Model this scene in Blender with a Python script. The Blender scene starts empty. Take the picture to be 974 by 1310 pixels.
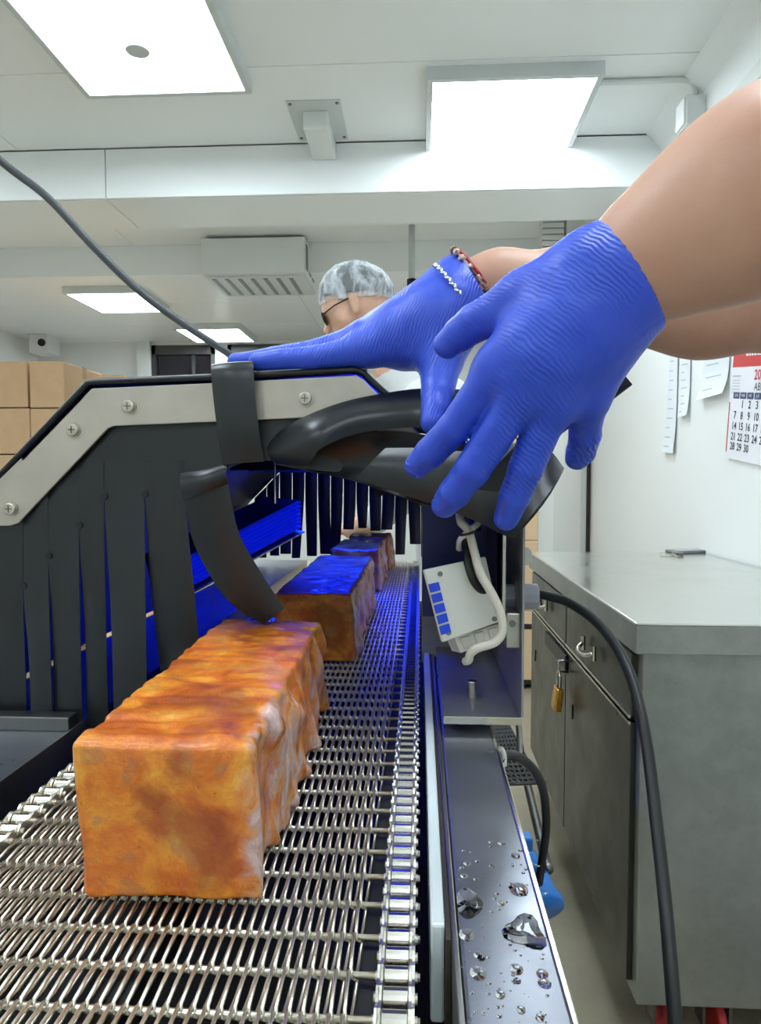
import bpy, bmesh, math, random
import numpy as np
from mathutils import Vector, Matrix
random.seed(7)
S = bpy.context.scene
COL = S.collection
PI = math.pi

# ------------------------------------------------------------------ camera, world, exposure
W, H, F = 974.0, 1310.0, 900.0
CAM = Vector((0, 0, 1.2))
YAW, PIT = math.atan(50 / F), math.atan(43 / F)
sy, cy, sp, cp = math.sin(YAW), math.cos(YAW), math.sin(PIT), math.cos(PIT)
FW = Vector((-sy * cp, cy * cp, -sp)); RT = Vector((cy, sy, 0)); UP = Vector((-sy * sp, cy * sp, cp))
cd = bpy.data.cameras.new('camera'); cam = bpy.data.objects.new('camera', cd); COL.objects.link(cam)
cd.sensor_fit = 'HORIZONTAL'; cd.sensor_width = 36; cd.lens = F / W * 36; cd.clip_start = .02
cam.matrix_world = Matrix(((RT.x, UP.x, -FW.x, CAM.x), (RT.y, UP.y, -FW.y, CAM.y), (RT.z, UP.z, -FW.z, CAM.z), (0, 0, 0, 1)))
S.camera = cam
wd = bpy.data.worlds.new('world'); S.world = wd; wd.use_nodes = True
wd.node_tree.nodes['Background'].inputs[0].default_value = (.9, .95, 1, 1)
wd.node_tree.nodes['Background'].inputs[1].default_value = .25
S.view_settings.view_transform = 'Standard'; S.view_settings.look = 'None'
S.view_settings.gamma = 1; S.view_settings.use_curve_mapping = False
S.view_settings.exposure = 0.27
LAMP = 14.0          # radiance of the ceiling panels
BLUE = 230.0         # radiance of the blue tubes in the tunnel
S.cycles.max_bounces = 10; S.cycles.sample_clamp_indirect = 4

def P(px, py, Y=None, Z=None, X=None):
    """world point where the line of sight through a photo pixel meets a plane of the room"""
    d = FW * F + RT * (px - W / 2) + UP * (H / 2 - py)
    if Y is not None: t = (Y - CAM.y) / d.y
    elif Z is not None: t = (Z - CAM.z) / d.z
    else: t = (X - CAM.x) / d.x
    return CAM + d * t

# ------------------------------------------------------------------ materials
def lin(c):
    return tuple(((v / 255) / 12.92 if v / 255 <= .04045 else ((v / 255 + .055) / 1.055) ** 2.4) for v in c) + (1,)
class NT:
    def __init__(s, name):
        s.m = bpy.data.materials.new(name); s.m.use_nodes = True; s.t = s.m.node_tree
        s.b = s.t.nodes['Principled BSDF']
    def n(s, typ, **kw):
        o = s.t.nodes.new('ShaderNode' + typ)
        for k, v in kw.items():
            if k[0] == '_': o.inputs[int(k[1:])].default_value = v
            elif hasattr(o, k): setattr(o, k, v)
            else: o.inputs[k.replace('_', ' ')].default_value = v
        return o
    def l(s, a, b): s.t.links.new(a, b)
    def coord(s, scale=(1, 1, 1), rot=(0, 0, 0), kind='Object'):
        c = s.n('TexCoord'); mp = s.n('Mapping'); mp.inputs['Scale'].default_value = scale; mp.inputs['Rotation'].default_value = rot
        s.l(c.outputs[kind], mp.inputs[0]); return mp.outputs[0]
    def noise(s, co, scale, detail=4, rough=.5, dist=0):
        o = s.n('TexNoise'); o.inputs['Scale'].default_value = scale; o.inputs['Detail'].default_value = detail
        o.inputs['Roughness'].default_value = rough; o.inputs['Distortion'].default_value = dist
        s.l(co, o.inputs['Vector']); return o.outputs['Fac']
    def ramp(s, fac, stops):
        r = s.n('ValToRGB'); e = r.color_ramp.elements
        while len(e) < len(stops): e.new(.5)
        for el, (p, c) in zip(e, stops): el.position = p; el.color = c if len(c) == 4 else tuple(c) + (1,)
        s.l(fac, r.inputs[0]); return r.outputs[0]
    def mix(s, fac, a, b):
        o = s.n('Mix', data_type='RGBA')
        for v, i in ((fac, 0), (a, 6), (b, 7)):
            if hasattr(v, 'node'): s.l(v, o.inputs[i])
            else: o.inputs[i].default_value = v
        return o.outputs[2]
    def bump(s, h, st=.3, dist=.001, prev=None):
        o = s.n('Bump'); o.inputs['Strength'].default_value = st; o.inputs['Distance'].default_value = dist
        s.l(h, o.inputs['Height'])
        if prev is not None: s.l(prev, o.inputs['Normal'])
        s.l(o.outputs[0], s.b.inputs['Normal']); return o.outputs[0]
    def set(s, **kw):
        for k, v in kw.items():
            i = s.b.inputs[k.replace('_', ' ')]
            if hasattr(v, 'node'): s.l(v, i)
            else: i.default_value = v
        return s
def plain(name, rgb, rough=.5, metal=0, var=.0, vs=30, bump=0, bs=200, bd=.0005, coat=0, stretch=(1, 1, 1)):
    k = NT(name); c = lin(rgb); k.set(Base_Color=c, Roughness=rough, Metallic=metal, Coat_Weight=coat)
    if var or bump: co = k.coord(stretch)
    if var:
        f = k.noise(co, vs, 5, .6)
        d = tuple(max(0, v * (1 - var)) for v in c[:3]) + (1,); e = tuple(min(1, v * (1 + var)) for v in c[:3]) + (1,)
        k.set(Base_Color=k.ramp(f, [(.3, d), (.7, e)]))
        r = k.n('MapRange'); r.inputs[1].default_value = .3; r.inputs[2].default_value = .7
        r.inputs[3].default_value = max(0, rough - .07); r.inputs[4].default_value = min(1, rough + .07)
        k.l(f, r.inputs[0]); k.set(Roughness=r.outputs[0])
    if bump: k.bump(k.noise(co, bs, 4, .6), bump, bd)
    return k.m
def glow(name, rgb, st):
    k = NT(name); k.set(Base_Color=lin(rgb), Emission_Color=lin(rgb), Emission_Strength=st); return k.m

M = {}
M['ceiling'] = plain('ceiling_panel_paint', (244, 247, 246), .3)
M['wall'] = plain('wall_paint', (242, 244, 242), .42)
M['farwall'] = plain('far_wall_paint', (234, 237, 234), .5)
M['white'] = plain('white_enamel', (226, 229, 226), .35)
M['whiteplastic'] = plain('white_plastic', (226, 226, 216), .4)
M['ivory'] = plain('ivory_cable_sheath', (222, 216, 200), .45)
M['frame'] = plain('lamp_frame_paint', (205, 210, 208), .35)
M['lamp'] = glow('lamp_diffuser', (232, 246, 255), LAMP)
M['steel'] = plain('brushed_steel', (178, 176, 168), .34, 1, .10, 6, .12, 90, .0004, 0, (1, 1, 12))
M['steel_dark'] = plain('worn_steel', (120, 120, 116), .38, 1, .16, 12, .1, 150, .0004)
M['rail'] = plain('wet_rail_steel', (158, 161, 170), .33, .9, .10, 25, .06, 80, .0004)
M['plate'] = plain('satin_steel_plate', (188, 180, 168), .46, .75, .10, 22, .1, 260, .0003)
M['chrome'] = plain('bright_steel', (214, 210, 200), .2, 1)
M['belt'] = plain('belt_wire_steel', (236, 230, 216), .34, 1, .12, 60)
M['bolt'] = plain('bolt_steel', (196, 188, 172), .38, .9, .15, 300)
M['tunnel_in'] = plain('tunnel_dark_lining', (26, 27, 34), .5)
M['dark'] = plain('dark_void_paint', (14, 14, 18), .6)
M['blackmetal'] = plain('black_metal', (24, 24, 26), .4, .3)
M['blackcable'] = plain('black_cable_rubber', (17, 19, 20), .45)
M['greycable'] = plain('grey_cable_rubber', (72, 76, 80), .42)
M['brass'] = plain('brass', (214, 160, 58), .28, 1, .1, 40)
M['worktop'] = plain('worktop_steel', (214, 215, 209), .2, .9, .04, 5)
M['doorsteel'] = plain('dull_door_steel', (78, 78, 73), .33, 1, .12, 9)
M['compback'] = plain('back_plate_blue_reflection', (22, 28, 84), .35, .3)  # blue reflection on the steel plate, put into its base colour
M['compsteel'] = plain('compartment_sheet', (150, 150, 152), .5, .45, .12, 40)
M['phone'] = plain('phone_case', (120, 124, 126), .3, .4)
M['phoneglass'] = plain('phone_glass', (150, 156, 158), .12)
M['paper'] = plain('paper', (232, 236, 240), .7)
M['paperink'] = plain('paper_faint_ink', (176, 186, 190), .7)
M['calred'] = plain('calendar_red', (205, 62, 62), .5)
M['calgold'] = plain('calendar_gold_line', (232, 172, 110), .5)
M['calink'] = plain('calendar_ink', (54, 58, 74), .6)
M['calbox'] = plain('calendar_blue_box', (62, 72, 112), .6)
M['calwhite'] = plain('calendar_white', (240, 238, 244), .6)
M['cardboard'] = plain('cardboard', (196, 160, 122), .8, 0, .07, 8, .1, 120, .0006)
M['cardboard2'] = plain('pale_cardboard', (222, 190, 152), .8, 0, .05, 8)
M['tape'] = plain('carton_tape', (172, 134, 98), .4)
M['strap'] = plain('black_strap', (38, 34, 34), .5)
M['plugblue'] = plain('plug_blue', (24, 112, 196), .35)
M['plugdark'] = plain('plug_dark_blue', (18, 70, 140), .4)
M['labelblue'] = plain('label_blue', (20, 70, 225), .45)
M['gland'] = plain('gland_grey_plastic', (158, 160, 172), .45)
M['guide'] = plain('white_guide_plastic', (226, 236, 238), .3)
M['bronze'] = plain('brown_rail_strip', (92, 84, 74), .4, .6)
M['castor'] = plain('red_wheel_rubber', (176, 40, 34), .5)
M['coat'] = plain('white_coat_cloth', (226, 228, 228), .8, 0, .02, 20, .2, 300, .0006)
M['trousers'] = plain('white_trouser_cloth', (205, 208, 208), .85)
M['shoe'] = plain('white_shoe', (214, 214, 210), .5)
M['hair'] = plain('dark_hair', (40, 36, 36), .6, 0, .4, 60)
M['lens'] = plain('tinted_spectacle_lens', (120, 112, 104), .1)
M['eye'] = plain('eye_white', (225, 222, 216), .2)
M['iris'] = plain('eye_dark', (40, 26, 18), .2)
M['mesh'] = plain('perforated_black_plastic', (34, 36, 36), .45)
M['sill'] = plain('dark_window_frame', (66, 66, 66), .5)
M['rear'] = plain('room_behind_window', (96, 88, 104), .8, 0, .5, 2)
M['liner'] = plain('steel_side_liner', (62, 64, 76), .5, .2)
M['blue'] = glow('blue_tube', (10, 40, 255), BLUE)
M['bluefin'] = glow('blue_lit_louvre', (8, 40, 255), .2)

def m_rubber():
    k = NT('black_rubber'); co = k.coord()
    f = k.noise(co, 9, 5, .6); k.set(Base_Color=k.ramp(f, [(.3, lin((22, 25, 28))), (.62, lin((31, 35, 38))), (.8, lin((47, 51, 53)))]))
    k.set(Roughness=k.ramp(f, [(.3, (.26,) * 3), (.75, (.42,) * 3)])); k.bump(k.noise(co, 700, 3), .08, .0003); return k.m
M['rubber'] = m_rubber()
def m_glove(name, rot):
    k = NT(name); co = k.coord(rot=rot)
    f = k.noise(co, 16, 3); k.set(Base_Color=k.ramp(f, [(.3, lin((36, 68, 196))), (.7, lin((48, 84, 208)))]), Roughness=.42)
    w = k.n('TexWave', wave_type='BANDS', bands_direction='X'); w.inputs['Scale'].default_value = 125
    w.inputs['Distortion'].default_value = 7; w.inputs['Detail'].default_value = 2; w.inputs['Detail Scale'].default_value = .7
    k.l(co, w.inputs['Vector'])
    mk = k.ramp(k.noise(co, 22, 3), [(.46, (0,) * 3), (.68, (1,) * 3)])
    mu = k.n('Math', operation='MULTIPLY'); k.l(w.outputs['Fac'], mu.inputs[0]); k.l(mk, mu.inputs[1])
    b = k.bump(mu.outputs[0], .5, .0011); k.bump(k.noise(co, 45, 4, .55, 1.6), .35, .0022, b)
    k.set(Subsurface_Weight=.06, Subsurface_Radius=(.002, .002, .004)); return k.m
M['glove_near'] = m_glove('blue_nitrile_near', (0, .82, 0))
M['glove_far'] = m_glove('blue_nitrile_far', (0, -.35, 0))
def m_skin(name, a, b):
    k = NT(name); co = k.coord()
    f = k.noise(co, 14, 5, .6); k.set(Base_Color=k.ramp(f, [(.3, lin(a)), (.7, lin(b))]), Roughness=.48, Subsurface_Weight=.15)
    k.b.inputs['Subsurface Radius'].default_value = (.01, .004, .002); k.bump(k.noise(co, 420, 3), .12, .0006); return k.m
M['skin'] = m_skin('arm_skin', (190, 140, 118), (203, 160, 136))
M['skin2'] = m_skin('face_skin', (214, 168, 142), (230, 186, 162))
def m_floor():
    k = NT('floor_resin'); co = k.coord(kind='Object')
    f = k.noise(co, 2.2, 6, .65); g = k.noise(co, 90, 3, .6)
    c = k.ramp(f, [(.25, lin((146, 138, 118))), (.75, lin((176, 168, 146)))])
    k.set(Base_Color=k.mix(k.ramp(g, [(.6, (0,) * 3), (.78, (.35,) * 3)]), c, lin((92, 84, 70))), Roughness=.4); k.bump(g, .12, .001); return k.m
M['floor'] = m_floor()
def m_cabside():
    k = NT('cabinet_sheet_steel'); co = k.coord()
    f = k.noise(co, 5, 6, .7); g = k.noise(co, 34, 4, .65)
    c = k.ramp(f, [(.3, lin((140, 142, 136))), (.7, lin((172, 174, 168)))])
    k.set(Base_Color=k.mix(k.ramp(g, [(.66, (0,) * 3), (.8, (.35,) * 3)]), c, lin((120, 110, 84))), Roughness=.42, Metallic=.75); return k.m
M['cabside'] = m_cabside()
def m_meat():
    k = NT('spice_coated_meat'); co = k.coord()
    a = k.noise(co, 30, 7, .66, .5)
    c = k.ramp(a, [(.27, lin((138, 56, 10))), (.38, lin((190, 88, 20))), (.48, lin((216, 120, 32))), (.58, lin((230, 150, 46))), (.70, lin((240, 190, 96)))])
    st = k.coord((1, 7, 3)); s2 = k.noise(st, 30, 5, .65)
    c = k.mix(k.ramp(s2, [(.52, (0,) * 3), (.70, (.6,) * 3)]), c, lin((206, 92, 30)))
    big = k.noise(co, 19, 3, .5, .6)
    c = k.mix(k.ramp(big, [(.54, (0,) * 3), (.66, (.7,) * 3)]), c, lin((140, 62, 20)))
    v = k.n('TexVoronoi'); v.inputs['Scale'].default_value = 60; v.inputs['Randomness'].default_value = 1; nz = k.n('TexNoise'); nz.inputs['Scale'].default_value = 60; k.l(co, nz.inputs['Vector']); wv = k.n('VectorMath', operation='MULTIPLY_ADD'); wv.inputs[1].default_value = (.03, .03, .03); k.l(nz.outputs['Color'], wv.inputs[0]); k.l(co, wv.inputs[2]); k.l(wv.outputs[0], v.inputs['Vector'])
    vs = k.ramp(v.outputs['Distance'], [(.26, (1,) * 3), (.38, (0,) * 3)])
    pk = k.n('SeparateColor'); k.l(v.outputs['Color'], pk.inputs[0]); gt = k.n('Math', operation='GREATER_THAN'); gt.inputs[1].default_value = .80; k.l(pk.outputs[0], gt.inputs[0])
    mu = k.n('Math', operation='MULTIPLY'); k.l(vs, mu.inputs[0]); k.l(gt.outputs[0], mu.inputs[1]); m8 = k.n('Math', operation='MULTIPLY'); m8.inputs[1].default_value = .5; k.l(mu.outputs[0], m8.inputs[0])
    c = k.mix(m8.outputs[0], c, lin((168, 112, 74)))
    sep = k.n('SeparateXYZ'); tc = k.n('TexCoord'); k.l(tc.outputs['Object'], sep.inputs[0])
    wob = k.noise(co, 45, 5, .65, 1.0)
    ad = k.n('Math', operation='MULTIPLY_ADD'); ad.inputs[1].default_value = .022; k.l(wob, ad.inputs[0]); k.l(sep.outputs[0], ad.inputs[2])
    m1 = k.ramp(ad.outputs[0], [(.0535, (0,) * 3), (.0570, (1,) * 3)])
    st2 = k.coord((.5, 1.5, .55)); t = k.noise(st2, 46, 6, .62, 1.2)
    raw = k.ramp(t, [(.30, lin((92, 48, 22))), (.41, lin((190, 108, 48))), (.47, lin((220, 150, 84))), (.52, lin((188, 150, 140))), (.60, lin((214, 184, 178))), (.72, lin((170, 128, 122)))])
    c = k.mix(m1, c, raw)
    sp = k.noise(co, 260, 3, .6); c = k.mix(k.ramp(sp, [(.66, (0,) * 3), (.74, (.6,) * 3)]), c, lin((96, 40, 14)))
    k.set(Base_Color=c, Roughness=.3, Subsurface_Weight=.08, Coat_Weight=.25, Coat_Roughness=.15)
    k.b.inputs['Subsurface Radius'].default_value = (.006, .003, .001)
    k.bump(k.noise(co, 150, 6, .65), .6, .002, k.bump(a, .4, .003)); return k.m
M['meat'] = m_meat()
def m_glass(name, col, rough=0, alpha=1):
    k = NT(name); k.set(Base_Color=col, Roughness=rough, Transmission_Weight=1, IOR=1.33); return k.m
M['water'] = m_glass('water', (1, 1, 1, 1))
M['glass'] = m_glass('window_glass', (.7, .7, .74, 1), .02)
def m_net():
    k = NT('hair_net_gauze'); co = k.coord((1, 1, 1)); st = k.coord((60, 18, 18))
    f = k.noise(k.coord((1, 1, .45)), 24, 6, .7, .4)
    k.set(Base_Color=lin((225, 232, 238)), Roughness=.5, Alpha=k.ramp(f, [(.42, (.22,) * 3), (.5, (.5,) * 3), (.62, (.8,) * 3)])); k.bump(k.noise(co, 90, 4, .6, 2), .6, .003); return k.m
M['net'] = m_net()
def m_bead(name, a, b, sc):
    k = NT(name); co = k.coord(); f = k.noise(co, sc, 2); k.set(Base_Color=k.ramp(f, [(.45, lin(a)), (.55, lin(b))]), Roughness=.3); return k.m
M['bracelet'] = m_bead('bead_bracelet', (120, 84, 72), (196, 178, 168), 160)
M['redcord'] = plain('red_cord', (186, 50, 62), .6)
M['silver'] = plain('silver_chain', (206, 208, 214), .22, 1)

# ------------------------------------------------------------------ mesh helpers
WP = {}
def obj(name, bm, m, parent=None, smooth=False, bevel=0, origin=None, seg=2):
    me = bpy.data.meshes.new(name)
    if isinstance(bm, tuple):
        me.from_pydata([tuple(v) for v in bm[0]], [], [tuple(f) for f in bm[1]])
    else:
        bmesh.ops.recalc_face_normals(bm, faces=bm.faces[:]); bm.to_mesh(me); bm.free()
    n = len(me.vertices); co = np.empty(n * 3); me.vertices.foreach_get('co', co); co = co.reshape(-1, 3)
    lo, hi = co.min(0), co.max(0); o = (lo + hi) / 2
    if parent is None: o[2] = lo[2]
    if origin is not None: o = np.array(origin, float)
    co = co - o; me.vertices.foreach_set('co', co.ravel())
    if smooth: me.polygons.foreach_set('use_smooth', [True] * len(me.polygons))
    me.materials.append(M[m] if isinstance(m, str) else m); me.update()
    ob = bpy.data.objects.new(name, me); COL.objects.link(ob)
    WP[ob.name] = Vector(o)
    ob.location = Vector(o)
    if parent is not None: ob.parent = parent; ob.location = Vector(o) - WP[parent.name]
    if bevel:
        b = ob.modifiers.new('bevel', 'BEVEL'); b.width = bevel; b.segments = seg; b.limit_method = 'ANGLE'; b.angle_limit = .6
    return ob
def tag(o, label, cat, group=None, kind=None):
    o['label'] = label; o['category'] = cat
    if group: o['group'] = group
    if kind: o['kind'] = kind
    return o
def thing(name, label, cat, loc, group=None):
    o = bpy.data.objects.new(name, None); COL.objects.link(o); o.location = loc; o.empty_display_size = .05
    WP[o.name] = Vector(loc); return tag(o, label, cat, group)
def struct(o): o['kind'] = 'structure'; return o
def dup(o, loc, parent=None):
    c = o.copy(); COL.objects.link(c)
    WP[c.name] = Vector(loc)
    c.parent = parent; c.location = Vector(loc) - (WP[parent.name] if parent else Vector())
    return c
def B(): return bmesh.new()
def box(bm, lo, hi):
    x0, y0, z0 = lo; x1, y1, z1 = hi
    v = [bm.verts.new(p) for p in ((x0, y0, z0), (x1, y0, z0), (x1, y1, z0), (x0, y1, z0), (x0, y0, z1), (x1, y0, z1), (x1, y1, z1), (x0, y1, z1))]
    for f in ((0, 3, 2, 1), (4, 5, 6, 7), (0, 1, 5, 4), (1, 2, 6, 5), (2, 3, 7, 6), (3, 0, 4, 7)): bm.faces.new([v[i] for i in f])
    return bm
def bx(lo, hi): return box(B(), lo, hi)
def frame_of(d):
    d = Vector(d).normalized(); a = Vector((0, 0, 1)) if abs(d.z) < .9 else Vector((1, 0, 0))
    u = d.cross(a).normalized(); return u, d.cross(u)
def tube(bm, pts, r, n=10, cap=True, squash=None):
    pts = [Vector(p) for p in pts]; rs = r if hasattr(r, '__len__') else [r] * len(pts)
    u = None; rings = []
    for i, p in enumerate(pts):
        d = (pts[min(i + 1, len(pts) - 1)] - pts[max(i - 1, 0)]).normalized()
        if u is None: u, _ = frame_of(d)
        u = (u - d * u.dot(d)).normalized(); w = d.cross(u)
        rings.append([bm.verts.new(p + (u * math.cos(2 * PI * k / n) + w * math.sin(2 * PI * k / n)) * rs[i]) for k in range(n)])
    for a, b in zip(rings, rings[1:]):
        for k in range(n): bm.faces.new((a[k], a[(k + 1) % n], b[(k + 1) % n], b[k]))
    if cap: bm.faces.new(rings[0][::-1]); bm.faces.new(rings[-1])
    return bm
def cyl(bm, a, b, r, n=16, r2=None): return tube(bm, [a, b], [r, r if r2 is None else r2], n)
def spline(pts, n=8):
    pts = [Vector(p) for p in pts]; out = []
    q = [pts[0] * 2 - pts[1]] + pts + [pts[-1] * 2 - pts[-2]]
    for i in range(1, len(q) - 2):
        a, b, c, d = q[i - 1:i + 3]
        for k in range(n):
            t = k / n
            out.append(.5 * ((2 * b) + (c - a) * t + (2 * a - 5 * b + 4 * c - d) * t * t + (3 * b - a - 3 * c + d) * t ** 3))
    out.append(pts[-1]); return out
def prism(bm, poly, off):
    off = Vector(off); a = [bm.verts.new(p) for p in poly]; b = [bm.verts.new(Vector(p) + off) for p in poly]
    n = len(poly); bm.faces.new(a); bm.faces.new(b[::-1])
    for i in range(n): bm.faces.new((a[i], b[i], b[(i + 1) % n], a[(i + 1) % n]))
    return bm
def ribbon(L, R, thick=.002, nu=8, nv=6, bulge=0, bdir=(0, -1, 0)):
    """solid strip between two edge curves"""
    L, R = spline(L, nu), spline(R, nu); bm = B(); bd = Vector(bdir)
    g = []
    for a, b in zip(L, R):
        row = []
        for j in range(nv + 1):
            t = j / nv; bl = bulge(len(g) / (len(L) - 1)) if callable(bulge) else bulge
            row.append(a.lerp(b, t) + bd * bl * 4 * t * (1 - t))
        g.append(row)
    def nrm(i, j):
        e = g[min(i + 1, len(g) - 1)][j] - g[max(i - 1, 0)][j]; f = g[i][min(j + 1, nv)] - g[i][max(j - 1, 0)]
        return e.cross(f).normalized()
    N = [[nrm(i, j) for j in range(nv + 1)] for i in range(len(g))]
    A = [[bm.verts.new(g[i][j] + N[i][j] * thick / 2) for j in range(nv + 1)] for i in range(len(g))]
    C = [[bm.verts.new(g[i][j] - N[i][j] * thick / 2) for j in range(nv + 1)] for i in range(len(g))]
    for i in range(len(g) - 1):
        for j in range(nv):
            bm.faces.new((A[i][j], A[i][j + 1], A[i + 1][j + 1], A[i + 1][j])); bm.faces.new((C[i][j], C[i + 1][j], C[i + 1][j + 1], C[i][j + 1]))
        bm.faces.new((A[i][0], A[i + 1][0], C[i + 1][0], C[i][0])); bm.faces.new((A[i][nv], C[i][nv], C[i + 1][nv], A[i + 1][nv]))
    for j in range(nv):
        bm.faces.new((A[0][j], C[0][j], C[0][j + 1], A[0][j + 1])); bm.faces.new((A[-1][j], A[-1][j + 1], C[-1][j + 1], C[-1][j]))
    return bm
def soft(o, lv=0):
    """smooth shading with sharp edges kept"""
    o.data.polygons.foreach_set('use_smooth', [True] * len(o.data.polygons)); o.data.set_sharp_from_angle(angle=.7); return o

# implicit surfaces: smooth union of tapered limbs, meshed with surface nets
def cone_sdf(p, a, b, ra, rb):
    a = np.array(a); b = np.array(b); ba = b - a; L2 = ba @ ba + 1e-12
    t = np.clip(((p - a) @ ba) / L2, 0, 1)
    return np.linalg.norm(p - a - t[..., None] * ba, axis=-1) - (ra + (rb - ra) * t)
def field(cones, k):
    def f(p):
        d = None
        for c in cones:
            e = cone_sdf(p, *c[:4]); kk = c[4] if len(c) > 4 else k
            if d is None: d = e
            else:
                h = np.clip(.5 + .5 * (e - d) / kk, 0, 1); d = d * h + e * (1 - h) - kk * h * (1 - h)
        return d
    return f
def smin(a, b, k): h = np.clip(.5 + .5 * (b - a) / k, 0, 1); return b * (1 - h) + a * h - k * h * (1 - h)
def nets(f, lo, hi, s, proj=2):
    lo = np.array(lo, float); n = np.ceil((np.array(hi) - lo) / s).astype(int) + 1
    xs = [lo[i] + s * np.arange(n[i]) for i in range(3)]
    V = np.empty(n)
    for i in range(0, n[0], 16):
        g = np.stack(np.meshgrid(xs[0][i:i + 16], xs[1], xs[2], indexing='ij'), -1); V[i:i + 16] = f(g)
    ins = V < 0
    c = [ins[dx:n[0] - 1 + dx, dy:n[1] - 1 + dy, dz:n[2] - 1 + dz] for dx in (0, 1) for dy in (0, 1) for dz in (0, 1)]
    sm = sum(x.astype(np.int8) for x in c); act = (sm > 0) & (sm < 8)
    idx = -np.ones(act.shape, int); cells = np.argwhere(act); idx[act] = np.arange(len(cells))
    acc = np.zeros((len(cells), 3)); cnt = np.zeros(len(cells))
    off = [(dx, dy, dz) for dx in (0, 1) for dy in (0, 1) for dz in (0, 1)]
    for i, a in enumerate(off):
        for b in off[i + 1:]:
            if sum(abs(np.subtract(a, b))) != 1: continue
            va = V[tuple((cells + a).T)]; vb = V[tuple((cells + b).T)]; m = (va < 0) != (vb < 0)
            t = va[m] / (va[m] - vb[m]); acc[m] += np.array(a) + t[:, None] * np.subtract(b, a); cnt[m] += 1
    verts = lo + s * (cells + acc / cnt[:, None]); faces = []
    for ax in range(3):
        u, w = (ax + 1) % 3, (ax + 2) % 3
        sl0 = [slice(None)] * 3; sl1 = [slice(None)] * 3; sl0[ax] = slice(0, -1); sl1[ax] = slice(1, None)
        ch = ins[tuple(sl0)] != ins[tuple(sl1)]
        e = np.argwhere(ch); ok = (e[:, u] > 0) & (e[:, w] > 0) & (e[:, u] < n[u] - 1) & (e[:, w] < n[w] - 1); e = e[ok]
        flip = ins[tuple(e.T)]
        def cell(du, dw): q = e.copy(); q[:, u] -= du; q[:, w] -= dw; return idx[tuple(q.T)]
        q = np.stack([cell(1, 1), cell(0, 1), cell(0, 0), cell(1, 0)], 1); q[~flip] = q[~flip][:, ::-1]; faces.append(q)
    for _ in range(proj):
        h = s * .3; d = f(verts); gr = np.stack([f(verts + np.eye(3)[i] * h) - f(verts - np.eye(3)[i] * h) for i in range(3)], 1) / (2 * h)
        g2 = np.maximum((gr * gr).sum(1), .2); st = np.clip(d / g2, -s, s); verts = verts - st[:, None] * gr
    return verts, np.concatenate(faces)
def cones_bounds(cones, pad):
    a = np.array([np.array(c[i]) for c in cones for i in (0, 1)]); r = max(max(c[2], c[3]) for c in cones) + pad
    return a.min(0) - r, a.max(0) + r
_rng = np.random.RandomState(3); _T = _rng.rand(64, 64, 64)
def vnoise(p, sc):
    q = p * sc + 100; i = np.floor(q).astype(int); f = q - i; f = f * f * (3 - 2 * f); r = 0
    for dx in (0, 1):
        for dy in (0, 1):
            for dz in (0, 1):
                w = (f[..., 0] if dx else 1 - f[..., 0]) * (f[..., 1] if dy else 1 - f[..., 1]) * (f[..., 2] if dz else 1 - f[..., 2])
                r = r + w * _T[(i[..., 0] + dx) % 64, (i[..., 1] + dy) % 64, (i[..., 2] + dz) % 64]
    return r * 2 - 1
def text_bm(bm, s, size, org, u, v, align='CENTER', bold=0):
    """flat lettering laid on the plane spanned by u (reading direction) and v (up)"""
    cu = bpy.data.curves.new('lettering', 'FONT'); cu.body = s; cu.size = size; cu.align_x = align; cu.align_y = 'CENTER'; cu.offset = bold; cu.resolution_u = 2
    o = bpy.data.objects.new('lettering', cu); COL.objects.link(o); dg = bpy.context.evaluated_depsgraph_get(); dg.update()
    me = bpy.data.meshes.new_from_object(o.evaluated_get(dg)); u, v, org = Vector(u), Vector(v), Vector(org)
    vs = [bm.verts.new(org + u * w.co.x + v * w.co.y) for w in me.vertices]
    for p in me.polygons:
        try: bm.faces.new([vs[i] for i in p.vertices])
        except ValueError: pass
    bpy.data.objects.remove(o); bpy.data.curves.remove(cu); bpy.data.meshes.remove(me)
def quad(bm, a, b, c, d): bm.faces.new([bm.verts.new(p) for p in (a, b, c, d)])

# ------------------------------------------------------------------ the room
ZC, ZL = 2.75, 2.557           # high ceiling, lowered ceiling at the back
XL, XR, Y0, Y1 = -3.84, 1.085, -3.2, 6.95
BY0, BY1, BZ = 3.31, 3.71, 2.52  # bulkhead beam
LY = 4.68
struct(obj('floor', bx((XL - .1, Y0 - .1, -.1), (XR + .1, Y1 + .1, 0)), 'floor'))
ce = struct(obj('ceiling', bx((XL - .1, Y0 - .1, ZC + .012), (XR + .1, Y1 + .1, ZC + .1)), 'farwall'))
for a, b in ((-3.2, -1.9), (-1.9, -.75), (-.75, .4), (.4, 1.55), (1.55, 2.70), (2.70, BY0), (BY1, LY)):
    for c, d in ((XL, -1.9), (-1.9, XR)):
        obj('ceiling_panel', bx((c + .0015, a + .002, ZC), (d - .0015, b - .002, ZC + .014)), 'ceiling', ce, bevel=.002)
struct(obj('wall_right', bx((XR, Y0 - .1, 0), (XR + .1, Y1 + .1, ZC)), 'wall'))
struct(obj('wall_left', bx((XL - .1, Y0 - .1, 0), (XL, Y1 + .1, ZC)), 'wall'))
struct(obj('wall_back', bx((XL, Y0 - .1, 0), (XR, Y0, ZC)), 'wall'))
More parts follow.
